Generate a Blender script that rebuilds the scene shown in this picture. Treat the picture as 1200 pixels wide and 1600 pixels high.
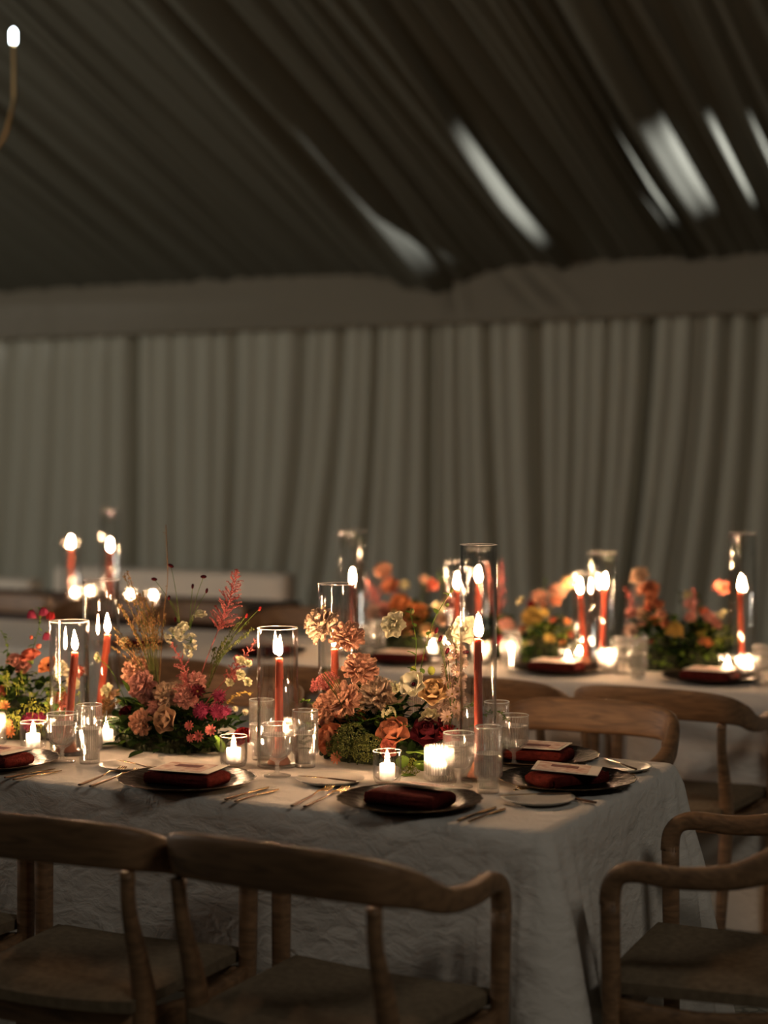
import bpy, math, random
from math import sin, cos, pi, radians, atan2, sqrt
from mathutils import Vector, Matrix, noise

for o in list(bpy.data.objects):
    bpy.data.objects.remove(o)
scn = bpy.context.scene
COL = scn.collection

# ------------------------------------------------------------------ camera
F_PX, CAM_Z, HOR = 2745.0, 1.51, 705.0
YAW = radians(26.5)
PIT = math.atan((800 - HOR) / F_PX)
RT = Vector((cos(YAW), sin(YAW), 0))
FW = Vector((-sin(YAW) * cos(PIT), cos(YAW) * cos(PIT), -sin(PIT)))
UP = RT.cross(FW)
cd = bpy.data.cameras.new('camera')
cam = bpy.data.objects.new('camera', cd)
COL.objects.link(cam)
cam.matrix_world = Matrix(((RT.x, UP.x, -FW.x, 0), (RT.y, UP.y, -FW.y, 0), (RT.z, UP.z, -FW.z, CAM_Z), (0, 0, 0, 1)))
cd.sensor_fit = 'VERTICAL'
cd.sensor_height = 36.0
cd.lens = F_PX / 1600 * 36.0
cd.dof.use_dof = True
cd.dof.focus_distance = 4.15
cd.dof.aperture_fstop = 1.5
cd.clip_end = 100
scn.camera = cam

# ------------------------------------------------------------------ world, lights, exposure
w = bpy.data.worlds.new('world')
scn.world = w
w.use_nodes = True
w.node_tree.nodes['Background'].inputs[0].default_value = (0.95, 0.96, 0.95, 1)
w.node_tree.nodes['Background'].inputs[1].default_value = 0.011
scn.view_settings.view_transform = 'Standard'
scn.view_settings.look = 'None'
scn.view_settings.gamma = 1
scn.view_settings.exposure = 0
scn.view_settings.use_curve_mapping = False
cy = scn.cycles
cy.max_bounces = 12
cy.transparent_max_bounces = 40
cy.transmission_bounces = 12
cy.glossy_bounces = 5
cy.diffuse_bounces = 3
cy.caustics_reflective = False
cy.caustics_refractive = False
cy.sample_clamp_indirect = 2.0
cy.use_denoising = True
try:
    cy.denoiser = 'OPENIMAGEDENOISE'
except Exception:
    pass


def lamp(name, kind, loc, target, energy, color, **kw):
    l = bpy.data.lights.new(name, kind)
    l.energy = energy
    l.color = color
    for k, v in kw.items():
        setattr(l, k, v)
    o = bpy.data.objects.new(name, l)
    o.location = loc
    if target is not None:
        o.rotation_euler = (Vector(target) - Vector(loc)).to_track_quat('-Z', 'Y').to_euler()
    COL.objects.link(o)
    return o


# soft fill lights added out of view, left and right, to lift the drapes
lamp('fill_light', 'AREA', (-10.0, 3.0, 2.9), (-4.0, 11, 1.1), 155, (1.0, 0.92, 0.80), shape='RECTANGLE', size=3.0, size_y=1.0)
lamp('fill_light', 'AREA', (2.2, 1.0, 4.4), (-3.0, 11, 1.3), 42, (1.0, 0.93, 0.81), shape='RECTANGLE', size=1.6, size_y=1.0)
# spotlight fixed near the right end of the tent eave, raking along the ceiling folds
lamp('eave_spotlight', 'SPOT', (0.5, 9.70, 2.92), (-3.4, 9.84, 3.12), 3200, (0.95, 0.97, 1.0), spot_size=radians(21), spot_blend=1.0, shadow_soft_size=0.02)
FLAME_STRENGTH = 740.0


def ray(px, py):
    return FW + RT * ((px - 600) / F_PX) - UP * ((py - 800) / F_PX)


CAM = Vector((0, 0, CAM_Z))


def atz(px, py, z):
    d = ray(px, py)
    return CAM + d * ((z - CAM_Z) / d.z)


def aty(px, py, y):
    d = ray(px, py)
    return CAM + d * (y / d.y)


# ------------------------------------------------------------------ materials
MATS = {}


def principled(name, col, rough=0.6, metal=0.0, spec=0.5, sss=0.0, noise_amt=0.0, nscale=20, bump=0.0, bscale=200, sheen=0.0, stretch=(1, 1, 1), col2=None):
    m = bpy.data.materials.new(name)
    m.use_nodes = True
    nt = m.node_tree
    p = nt.nodes['Principled BSDF']
    p.inputs['Base Color'].default_value = (*col, 1)
    p.inputs['Roughness'].default_value = rough
    p.inputs['Metallic'].default_value = metal
    p.inputs['Specular IOR Level'].default_value = spec
    if sss:
        p.inputs['Subsurface Weight'].default_value = sss
        p.inputs['Subsurface Radius'].default_value = (1.0, 0.45, 0.2)
        p.inputs['Subsurface Scale'].default_value = 0.02
    if sheen:
        p.inputs['Sheen Weight'].default_value = sheen
    tc = nt.nodes.new('ShaderNodeTexCoord')
    mp = nt.nodes.new('ShaderNodeMapping')
    mp.inputs['Scale'].default_value = stretch
    nt.links.new(tc.outputs['Object'], mp.inputs[0])
    if noise_amt or col2:
        n = nt.nodes.new('ShaderNodeTexNoise')
        n.inputs['Scale'].default_value = nscale
        n.inputs['Detail'].default_value = 5
        nt.links.new(mp.outputs[0], n.inputs['Vector'])
        r = nt.nodes.new('ShaderNodeValToRGB')
        c2 = col2 or tuple(c * (1 - noise_amt) for c in col)
        r.color_ramp.elements[0].position = 0.35
        r.color_ramp.elements[1].position = 0.65
        r.color_ramp.elements[0].color = (*c2, 1)
        r.color_ramp.elements[1].color = (*col, 1)
        nt.links.new(n.outputs['Fac'], r.inputs[0])
        nt.links.new(r.outputs[0], p.inputs['Base Color'])
    if bump:
        n2 = nt.nodes.new('ShaderNodeTexNoise')
        n2.inputs['Scale'].default_value = bscale
        n2.inputs['Detail'].default_value = 4
        nt.links.new(mp.outputs[0], n2.inputs['Vector'])
        b = nt.nodes.new('ShaderNodeBump')
        b.inputs['Strength'].default_value = bump
        b.inputs['Distance'].default_value = 0.004
        nt.links.new(n2.outputs['Fac'], b.inputs['Height'])
        nt.links.new(b.outputs[0], p.inputs['Normal'])
    return m


def petal_mat(name, col, col2=None, trans=0.22, nscale=60):
    m = bpy.data.materials.new(name)
    m.use_nodes = True
    nt = m.node_tree
    nt.nodes.clear()
    out = nt.nodes.new('ShaderNodeOutputMaterial')
    d = nt.nodes.new('ShaderNodeBsdfDiffuse')
    t = nt.nodes.new('ShaderNodeBsdfTranslucent')
    mx = nt.nodes.new('ShaderNodeMixShader')
    mx.inputs[0].default_value = trans
    tc = nt.nodes.new('ShaderNodeTexCoord')
    n = nt.nodes.new('ShaderNodeTexNoise')
    n.inputs['Scale'].default_value = nscale
    n.inputs['Detail'].default_value = 3
    nt.links.new(tc.outputs['Object'], n.inputs['Vector'])
    r = nt.nodes.new('ShaderNodeValToRGB')
    r.color_ramp.elements[0].position = 0.35
    r.color_ramp.elements[1].position = 0.65
    c2 = col2 or tuple(c * 0.7 for c in col)
    r.color_ramp.elements[0].color = (*c2, 1)
    r.color_ramp.elements[1].color = (*col, 1)
    nt.links.new(n.outputs['Fac'], r.inputs[0])
    nt.links.new(r.outputs[0], d.inputs[0])
    nt.links.new(r.outputs[0], t.inputs[0])
    nt.links.new(d.outputs[0], mx.inputs[1])
    nt.links.new(t.outputs[0], mx.inputs[2])
    nt.links.new(mx.outputs[0], out.inputs[0])
    return m


def glass_mat(name, f0=0.05, refr=0.0, rough=0.0, tint=(0.992, 0.994, 0.99), glow=0.0, flutes=0, power=4.2):
    """thin-walled clear glass: transmission by facing angle, mirror reflection at grazing; optional share of true refraction"""
    m = bpy.data.materials.new(name)
    m.use_nodes = True
    nt = m.node_tree
    nt.nodes.clear()
    out = nt.nodes.new('ShaderNodeOutputMaterial')
    tr = nt.nodes.new('ShaderNodeBsdfTransparent')
    tr.inputs[0].default_value = (*tint, 1)
    gl = nt.nodes.new('ShaderNodeBsdfGlossy')
    gl.inputs['Roughness'].default_value = rough
    lw = nt.nodes.new('ShaderNodeLayerWeight')
    pw = nt.nodes.new('ShaderNodeMath')
    pw.operation = 'POWER'
    pw.inputs[1].default_value = power
    ma = nt.nodes.new('ShaderNodeMath')
    ma.operation = 'MULTIPLY_ADD'
    ma.inputs[1].default_value = 1 - f0
    ma.inputs[2].default_value = f0
    nt.links.new(lw.outputs['Facing'], pw.inputs[0])
    nt.links.new(pw.outputs[0], ma.inputs[0])
    mx = nt.nodes.new('ShaderNodeMixShader')
    nt.links.new(ma.outputs[0], mx.inputs[0])
    nt.links.new(gl.outputs[0], mx.inputs[2])
    if refr:
        g2 = nt.nodes.new('ShaderNodeBsdfGlass')
        g2.inputs['IOR'].default_value = 1.45
        g2.inputs['Roughness'].default_value = 0.02
        m2 = nt.nodes.new('ShaderNodeMixShader')
        m2.inputs[0].default_value = refr
        nt.links.new(tr.outputs[0], m2.inputs[1])
        nt.links.new(g2.outputs[0], m2.inputs[2])
        nt.links.new(m2.outputs[0], mx.inputs[1])
    else:
        nt.links.new(tr.outputs[0], mx.inputs[1])
    last = mx
    if glow:      # pale share put in to stand for candlelight refracted by the glass
        tl = nt.nodes.new('ShaderNodeBsdfTranslucent')
        tl.inputs[0].default_value = (1, 0.97, 0.92, 1)
        df = nt.nodes.new('ShaderNodeBsdfDiffuse')
        df.inputs[0].default_value = (1, 0.97, 0.92, 1)
        m3 = nt.nodes.new('ShaderNodeMixShader')
        m3.inputs[0].default_value = 0.35
        nt.links.new(tl.outputs[0], m3.inputs[1])
        nt.links.new(df.outputs[0], m3.inputs[2])
        m4 = nt.nodes.new('ShaderNodeMixShader')
        m4.inputs[0].default_value = glow
        nt.links.new(mx.outputs[0], m4.inputs[1])
        nt.links.new(m3.outputs[0], m4.inputs[2])
        last = m4
        if flutes:      # paler stripes along the ridges imitate the bright lines refraction would draw
            tc = nt.nodes.new('ShaderNodeTexCoord')
            sp = nt.nodes.new('ShaderNodeSeparateXYZ')
            nt.links.new(tc.outputs['Object'], sp.inputs[0])
            prev = None
            for op, a, b_ in (('ARCTAN2', sp.outputs[1], sp.outputs[0]), ('MULTIPLY', None, float(flutes)), ('COSINE', None, None), ('MAXIMUM', None, 0.0), ('POWER', None, 2.0), ('MULTIPLY_ADD', None, glow * 3.2)):
                n = nt.nodes.new('ShaderNodeMath')
                n.operation = op
                nt.links.new(a if a is not None else prev, n.inputs[0])
                if op == 'ARCTAN2':
                    nt.links.new(b_, n.inputs[1])
                elif b_ is not None:
                    n.inputs[1].default_value = b_
                if op == 'MULTIPLY_ADD':
                    n.inputs[2].default_value = glow * 0.35
                prev = n.outputs[0]
            nt.links.new(prev, m4.inputs[0])
    nt.links.new(last.outputs[0], out.inputs[0])
    return m


def emit_mat(name, col, strength):
    m = bpy.data.materials.new(name)
    m.use_nodes = True
    nt = m.node_tree
    nt.nodes.clear()
    out = nt.nodes.new('ShaderNodeOutputMaterial')
    e = nt.nodes.new('ShaderNodeEmission')
    e.inputs[0].default_value = (*col, 1)
    e.inputs[1].default_value = strength
    nt.links.new(e.outputs[0], out.inputs[0])
    return m


def wood_mat(name, dark, light, rough=0.55):
    m = bpy.data.materials.new(name)
    m.use_nodes = True
    nt = m.node_tree
    p = nt.nodes['Principled BSDF']
    p.inputs['Roughness'].default_value = rough
    tc = nt.nodes.new('ShaderNodeTexCoord')
    mp = nt.nodes.new('ShaderNodeMapping')
    mp.inputs['Scale'].default_value = (3, 9, 22)
    nt.links.new(tc.outputs['Object'], mp.inputs[0])
    n = nt.nodes.new('ShaderNodeTexNoise')
    n.inputs['Scale'].default_value = 2.2
    n.inputs['Detail'].default_value = 8
    n.inputs['Distortion'].default_value = 1.4
    nt.links.new(mp.outputs[0], n.inputs['Vector'])
    r = nt.nodes.new('ShaderNodeValToRGB')
    r.color_ramp.elements[0].position = 0.3
    r.color_ramp.elements[0].color = (*dark, 1)
    r.color_ramp.elements[1].position = 0.68
    r.color_ramp.elements[1].color = (*light, 1)
    e = r.color_ramp.elements.new(0.8)
    e.color = (light[0] * 1.5, light[1] * 1.55, light[2] * 1.7, 1)
    nt.links.new(n.outputs['Fac'], r.inputs[0])
    nt.links.new(r.outputs[0], p.inputs['Base Color'])
    b = nt.nodes.new('ShaderNodeBump')
    b.inputs['Strength'].default_value = 0.35
    b.inputs['Distance'].default_value = 0.003
    nt.links.new(n.outputs['Fac'], b.inputs['Height'])
    nt.links.new(b.outputs[0], p.inputs['Normal'])
    return m


def linen_mat(name, col, wr=0.5):
    m = bpy.data.materials.new(name)
    m.use_nodes = True
    nt = m.node_tree
    p = nt.nodes['Principled BSDF']
    p.inputs['Base Color'].default_value = (*col, 1)
    p.inputs['Roughness'].default_value = 0.9
    p.inputs['Specular IOR Level'].default_value = 0.1
    tc = nt.nodes.new('ShaderNodeTexCoord')
    mp = nt.nodes.new('ShaderNodeMapping')
    mp.inputs['Scale'].default_value = (1, 1, 1.6)
    nt.links.new(tc.outputs['Object'], mp.inputs[0])
    n = nt.nodes.new('ShaderNodeTexNoise')
    n.inputs['Scale'].default_value = 17
    n.inputs['Detail'].default_value = 7
    n.inputs['Distortion'].default_value = 0.5
    n2 = nt.nodes.new('ShaderNodeTexNoise')
    n2.inputs['Scale'].default_value = 420
    nt.links.new(mp.outputs[0], n.inputs['Vector'])
    nt.links.new(tc.outputs['Object'], n2.inputs['Vector'])
    b = nt.nodes.new('ShaderNodeBump')
    b.inputs['Strength'].default_value = wr
    b.inputs['Distance'].default_value = 0.02
    b2 = nt.nodes.new('ShaderNodeBump')
    b2.inputs['Strength'].default_value = 0.3
    b2.inputs['Distance'].default_value = 0.0015
    nt.links.new(n.outputs['Fac'], b.inputs['Height'])
    nt.links.new(n2.outputs['Fac'], b2.inputs['Height'])
    nt.links.new(b.outputs[0], b2.inputs['Normal'])
    nt.links.new(b2.outputs[0], p.inputs['Normal'])
    return m


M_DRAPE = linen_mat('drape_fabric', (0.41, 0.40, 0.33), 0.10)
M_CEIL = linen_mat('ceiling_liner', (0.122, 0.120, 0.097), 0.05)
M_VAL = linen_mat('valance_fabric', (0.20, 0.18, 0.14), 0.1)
M_CLOTH = linen_mat('white_linen', (0.74, 0.68, 0.60), 0.55)
M_WOOD = wood_mat('weathered_oak', (0.13, 0.07, 0.034), (0.30, 0.165, 0.078))
M_DARK = wood_mat('dark_walnut', (0.025, 0.014, 0.010), (0.05, 0.028, 0.018))
M_SEAT = principled('seat_fabric', (0.22, 0.165, 0.105), 0.95, spec=0.1, noise_amt=0.25, nscale=60, bump=0.3)
M_SOFA = principled('sofa_fabric', (0.62, 0.56, 0.48), 0.95, spec=0.1, bump=0.3)
M_GLASS = glass_mat('clear_glass', 0.085, power=2.8)
M_CLEAR = glass_mat('clear_goblet_foot', 0.14, rough=0.08, glow=0.12)  # pale share imitates the bright glint on stem and foot
M_LIP = glass_mat('glass_lip', 0.4, rough=0.15, glow=0.4)  # pale share imitates candlelight caught along the rim
M_RIB = glass_mat('ribbed_glass', 0.05, refr=0.10, rough=0.05, glow=0.05, flutes=36)
M_FROST = glass_mat('ribbed_votive_glass', 0.06, refr=0.06, rough=0.12, glow=0.13, flutes=32)
M_WATER = glass_mat('water', 0.05, refr=0.20, rough=0.02, glow=0.03)
M_SURF = glass_mat('water_surface', 0.2, rough=0.22, glow=0.45)  # milky share imitates the band of candlelight reflected off the water
M_FLAME = emit_mat('candle_flame', (1.0, 0.60, 0.33), FLAME_STRENGTH)
M_BULB = emit_mat('bulb_glow', (0.80, 0.95, 1.0), 22)
M_WAX_R = principled('terracotta_wax', (0.62, 0.10, 0.045), 0.42, sss=0.25)
M_WAX_W = principled('white_wax', (0.98, 0.97, 0.96), 0.5, sss=1.0)
M_WAX_W.node_tree.nodes['Principled BSDF'].inputs['Subsurface Radius'].default_value = (1.0, 1.0, 1.0)
M_WAX_W.node_tree.nodes['Principled BSDF'].inputs['Subsurface Scale'].default_value = 0.018
M_WICK = principled('wick', (0.02, 0.015, 0.01), 0.9)
M_TERRA = principled('terracotta_clay', (0.42, 0.16, 0.09), 0.8, noise_amt=0.3, nscale=80)
M_CHARGER = principled('pewter_glaze', (0.010, 0.009, 0.008), 0.36, spec=0.02, noise_amt=0.3, nscale=50, bump=0.5, bscale=90)
M_RIM = principled('aged_gold_rim', (0.15, 0.095, 0.05), 0.4, metal=0.9, noise_amt=0.5, nscale=60)
M_PLATE = principled('cream_stoneware', (0.58, 0.54, 0.47), 0.35, noise_amt=0.12, nscale=25)
M_GOLD = principled('brushed_bronze', (0.55, 0.36, 0.17), 0.26, metal=1.0)
M_HANDLE = principled('dark_bronze', (0.09, 0.05, 0.027), 0.42, metal=0.8)
M_NAPKIN = principled('rust_linen', (0.13, 0.019, 0.014), 0.9, spec=0.05, noise_amt=0.35, nscale=90, bump=0.6, bscale=250)
M_CARD = principled('card_stock', (0.72, 0.64, 0.54), 0.8, spec=0.2)
M_CARDINK = principled('printed_floral_ink', (0.48, 0.27, 0.20), 0.8, col2=(0.68, 0.55, 0.45), nscale=45)
M_STRIP = principled('burgundy_print', (0.16, 0.035, 0.03), 0.7, noise_amt=0.3, nscale=120)
M_BRASS = principled('brass', (0.55, 0.36, 0.16), 0.3, metal=1.0)
M_STEM = petal_mat('green_stem', (0.20, 0.27, 0.07), (0.12, 0.19, 0.04), 0.3)
M_LEAF = petal_mat('dark_green_leaf', (0.027, 0.050, 0.014), (0.014, 0.028, 0.009), 0.25, 20)
M_LEAF2 = petal_mat('fresh_green_leaf', (0.17, 0.26, 0.05), (0.10, 0.18, 0.03), 0.35, 20)
M_MOSS = principled('moss', (0.04, 0.05, 0.014), 0.95, col2=(0.015, 0.022, 0.008), nscale=60, bump=1.0, bscale=120)
PET = {
    'peach': petal_mat('peach_petal', (0.93, 0.52, 0.35), (0.86, 0.41, 0.26)),
    'pale': petal_mat('pale_peach_petal', (0.95, 0.70, 0.50), (0.90, 0.58, 0.38)),
    'pink': petal_mat('dusty_pink_petal', (0.82, 0.42, 0.34), (0.70, 0.30, 0.25)),
    'beige': petal_mat('beige_petal', (0.72, 0.47, 0.30), (0.60, 0.36, 0.22)),
    'terra': petal_mat('terracotta_petal', (0.74, 0.31, 0.17), (0.62, 0.21, 0.11)),
    'orange': petal_mat('orange_petal', (0.82, 0.34, 0.14), (0.70, 0.22, 0.08)),
    'coral': petal_mat('coral_petal', (0.76, 0.23, 0.15), (0.60, 0.13, 0.08)),
    'red': petal_mat('dark_red_petal', (0.32, 0.03, 0.03), (0.20, 0.015, 0.02)),
    'burg': petal_mat('burgundy_petal', (0.10, 0.014, 0.018), (0.05, 0.008, 0.012)),
    'mag': petal_mat('magenta_petal', (0.32, 0.05, 0.10), (0.20, 0.025, 0.06)),
    'white': petal_mat('ivory_petal', (0.90, 0.83, 0.60), (0.86, 0.78, 0.52)),
    'cream': petal_mat('cream_petal', (0.84, 0.75, 0.48), (0.72, 0.66, 0.36)),
    'apricot': petal_mat('apricot_petal', (0.95, 0.68, 0.36), (0.92, 0.56, 0.24)),
    'yellow': petal_mat('mustard_petal', (0.70, 0.45, 0.13), (0.55, 0.38, 0.10)),
    'astilbe': petal_mat('astilbe_pink', (0.66, 0.21, 0.18), (0.50, 0.12, 0.11)),
    'tan': petal_mat('dry_grass_tan', (0.50, 0.29, 0.13), (0.30, 0.15, 0.06)),
    'olive': petal_mat('olive_seed', (0.19, 0.20, 0.065), (0.10, 0.115, 0.03)),
    'chart': petal_mat('chartreuse_umbel', (0.42, 0.44, 0.09), (0.26, 0.31, 0.05)),
    'mauve': petal_mat('pale_mauve_petal', (0.68, 0.48, 0.38), (0.56, 0.38, 0.30)),
}


# ------------------------------------------------------------------ mesh helpers
class MB:
    def __init__(s):
        s.v, s.f, s.m = [], [], []

    def add(s, vs, fs, mi=0):
        b = len(s.v)
        s.v += [tuple(v) for v in vs]
        s.f += [tuple(b + i for i in f) for f in fs]
        s.m += [mi] * len(fs)

    def grid(s, rows, closed_u=False, mi=0, cap=False):
        n = len(rows[0])
        vs = [p for r in rows for p in r]
        fs = []
        for i in range(len(rows) - 1):
            for j in range(n if closed_u else n - 1):
                k = (j + 1) % n
                fs.append((i * n + j, i * n + k, (i + 1) * n + k, (i + 1) * n + j))
        if cap:
            fs.append(tuple(range(n))[::-1])
            fs.append(tuple((len(rows) - 1) * n + j for j in range(n)))
        s.add(vs, fs, mi)

    def lathe(s, prof, seg=48, ribs=0, ribamp=0.0, c=(0, 0, 0), mi=0, ribrange=None):
        rows = []
        for (r, z) in prof:
            row = []
            for j in range(seg):
                a = 2 * pi * j / seg
                rr = r
                if ribs and r > 0.004 and (ribrange is None or ribrange[0] <= z <= ribrange[1]):
                    rr = r + ribamp * (0.5 + 0.5 * cos(ribs * a))
                row.append((c[0] + rr * cos(a), c[1] + rr * sin(a), c[2] + z))
            rows.append(row)
        s.grid(rows, True, mi)

    def box(s, c, d, mi=0, rot=None):
        vs = []
        for x in (-1, 1):
            for y in (-1, 1):
                for z in (-1, 1):
                    p = Vector((x * d[0] / 2, y * d[1] / 2, z * d[2] / 2))
                    if rot is not None:
                        p = rot @ p
                    vs.append(p + Vector(c))
        s.add(vs, [(0, 1, 3, 2), (4, 6, 7, 5), (0, 4, 5, 1), (2, 3, 7, 6), (0, 2, 6, 4), (1, 5, 7, 3)], mi)

    def tube(s, pts, rad, seg=6, mi=0):
        pts = [Vector(p) for p in pts]
        rows = []
        n = len(pts)
        u = None
        for i, p in enumerate(pts):
            t = (pts[min(i + 1, n - 1)] - pts[max(i - 1, 0)]).normalized()
            if u is None:
                u = t.orthogonal().normalized()
            else:
                u = (u - t * u.dot(t)).normalized()
            v = t.cross(u)
            r = rad[i] if isinstance(rad, (list, tuple)) else rad
            rows.append([p + (u * cos(2 * pi * j / seg) + v * sin(2 * pi * j / seg)) * r for j in range(seg)])
        s.grid(rows, True, mi, cap=True)

    def sweep(s, path, ups, ws, hs, nseg=14, mi=0, pw=0.45):
        """superelliptic section swept along path; w along side, h along up"""
        path = [Vector(p) for p in path]
        rows = []
        n = len(path)
        for i, p in enumerate(path):
            t = (path[min(i + 1, n - 1)] - path[max(i - 1, 0)]).normalized()
            up = Vector(ups[i])
            up = (up - t * up.dot(t)).normalized()
            sd = t.cross(up)
            row = []
            for j in range(nseg):
                a = 2 * pi * j / nseg
                ca, sa = cos(a), sin(a)
                x = math.copysign(abs(ca) ** pw, ca) * ws[i] / 2
                y = math.copysign(abs(sa) ** pw, sa) * hs[i] / 2
                row.append(p + sd * x + up * y)
            rows.append(row)
        s.grid(rows, True, mi, cap=True)

    def ball(s, c, r, seg=6, rings=4, mi=0, sz=1.0, axis=None):
        c = Vector(c)
        q = Vector((0, 0, 1)).rotation_difference(Vector(axis).normalized()) if axis is not None else None
        rows = []
        for i in range(rings + 1):
            a = pi * i / rings
            row = []
            for j in range(seg):
                b = 2 * pi * j / seg
                p = Vector((r * sin(a) * cos(b), r * sin(a) * sin(b), -r * sz * cos(a)))
                if q is not None:
                    p = q @ p
                row.append(c + p)
            rows.append(row)
        s.grid(rows, True, mi)

    def mesh(s, name, mats, smooth=True):
        me = bpy.data.meshes.new(name)
        me.from_pydata(s.v, [], s.f)
        for m in (mats if isinstance(mats, (list, tuple)) else [mats]):
            me.materials.append(m)
        for i, p in enumerate(me.polygons):
            p.use_smooth = smooth
            p.material_index = s.m[i]
        me.update()
        return me


def obj(name, mesh, parent=None, loc=(0, 0, 0), rot=(0, 0, 0), **props):
    if isinstance(mesh, tuple):
        mb, mat = mesh[0], mesh[1]
        mesh = mb.mesh(name, mat, mesh[2] if len(mesh) > 2 else True)
    o = bpy.data.objects.new(name, mesh)
    COL.objects.link(o)
    o.location = loc
    o.rotation_euler = rot
    if parent is not None:
        o.parent = parent
    for k, v in props.items():
        o[k] = v
    return o


def thing(name, label, cat, loc=(0, 0, 0), rz=0.0, group=None):
    o = bpy.data.objects.new(name, None)
    o.empty_display_size = 0.05
    COL.objects.link(o)
    o.location = loc
    o.rotation_euler = (0, 0, rz)
    tag(o, label, cat, group)
    return o


def tag(o, label, cat, group=None):
    o['label'] = label
    o['category'] = cat
    if group:
        o['group'] = group
    elif 'group' in o:
        del o['group']
    return o


def copy_tree(o, parent=None):
    c = o.copy()
    COL.objects.link(c)
    if parent is not None:
        c.parent = parent
    for ch in list(o.children):
        copy_tree(ch, c)
    return c


def place(proto_box, loc, rz, label, cat, group=None, scale=None):
    """proto_box: [object, used flag]; first call uses the prototype itself"""
    if proto_box[1]:
        o = copy_tree(proto_box[0])
    else:
        o = proto_box[0]
        proto_box[1] = True
    o.location = loc
    o.rotation_euler = (0, 0, rz)
    if scale:
        o.scale = scale
    tag(o, label, cat, group)
    return o


def catmull(pts, n=6):
    pts = [Vector(p) for p in pts]
    out = []
    for i in range(len(pts) - 1):
        p0 = pts[max(i - 1, 0)]
        p1, p2 = pts[i], pts[i + 1]
        p3 = pts[min(i + 2, len(pts) - 1)]
        for k in range(n):
            t = k / n
            out.append(0.5 * ((2 * p1) + (p2 - p0) * t + (2 * p0 - 5 * p1 + 4 * p2 - p3) * t * t + (3 * p1 - p0 - 3 * p2 + p3) * t ** 3))
    out.append(pts[-1])
    return out


def lerp_list(keys, n):
    """resample list of tuples to n values per catmull"""
    v = [Vector((k, 0, 0)) for k in keys]
    return [p.x for p in catmull(v, n)]


# ------------------------------------------------------------------ the setting
WALL_Y = 11.0
EAVE_Z = 2.75
SLOPE = 0.373


def tile_floor():
    m = bpy.data.materials.new('patterned_cement_tile')
    m.use_nodes = True
    nt = m.node_tree
    p = nt.nodes['Principled BSDF']
    p.inputs['Roughness'].default_value = 0.6
    tc = nt.nodes.new('ShaderNodeTexCoord')

    def math_(op, a, b=None):
        n = nt.nodes.new('ShaderNodeMath')
        n.operation = op
        for i, x in enumerate((a, b)):
            if x is None:
                continue
            if isinstance(x, (int, float)):
                n.inputs[i].default_value = x
            else:
                nt.links.new(x, n.inputs[i])
        return n.outputs[0]
    sp = nt.nodes.new('ShaderNodeSeparateXYZ')
    nt.links.new(tc.outputs['Object'], sp.inputs[0])
    X = math_('PINGPONG', math_('DIVIDE', sp.outputs[0], 0.22), 0.5)
    Y = math_('PINGPONG', math_('DIVIDE', sp.outputs[1], 0.22), 0.5)
    # ornament: rings round the tile corners and a petal lattice
    r1 = math_('SQRT', math_('ADD', math_('MULTIPLY', X, X), math_('MULTIPLY', Y, Y)))
    ring = math_('SINE', math_('MULTIPLY', r1, 46))
    lat = math_('MULTIPLY', math_('SINE', math_('MULTIPLY', X, 31)), math_('SINE', math_('MULTIPLY', Y, 31)))
    orn = math_('GREATER_THAN', math_('ADD', math_('MULTIPLY', ring, 0.55), lat), 0.12)
    grout = math_('LESS_THAN', math_('MINIMUM', X, Y), 0.012)
    mix = nt.nodes.new('ShaderNodeMix')
    mix.data_type = 'RGBA'
    nt.links.new(orn, mix.inputs[0])
    mix.inputs[6].default_value = (0.42, 0.39, 0.31, 1)
    mix.inputs[7].default_value = (0.20, 0.195, 0.155, 1)
    mix2 = nt.nodes.new('ShaderNodeMix')
    mix2.data_type = 'RGBA'
    nt.links.new(grout, mix2.inputs[0])
    nt.links.new(mix.outputs[2], mix2.inputs[6])
    mix2.inputs[7].default_value = (0.06, 0.055, 0.045, 1)
    nt.links.new(mix2.outputs[2], p.inputs['Base Color'])
    return m


mb = MB()
mb.box((-4, 4.5, -0.05), (20, 15, 0.1))
obj('floor', (mb, tile_floor(), False), kind='structure')
mb = MB()
mb.box((-4, WALL_Y + 0.30, 1.5), (20, 0.06, 3.0))
obj('wall_back', (mb, M_DRAPE, False), kind='structure')

rnd = random.Random(7)


def fold_cells(creases, pf, ns):
    """creases: list of (pos, depth) ; returns samples [(cell, t)] -> list of (pos-fraction)"""
    out = []
    for i in range(len(creases) - 1):
        for k in range(ns):
            out.append((i, k / ns))
    out.append((len(creases) - 2, 1.0))
    return out


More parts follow.
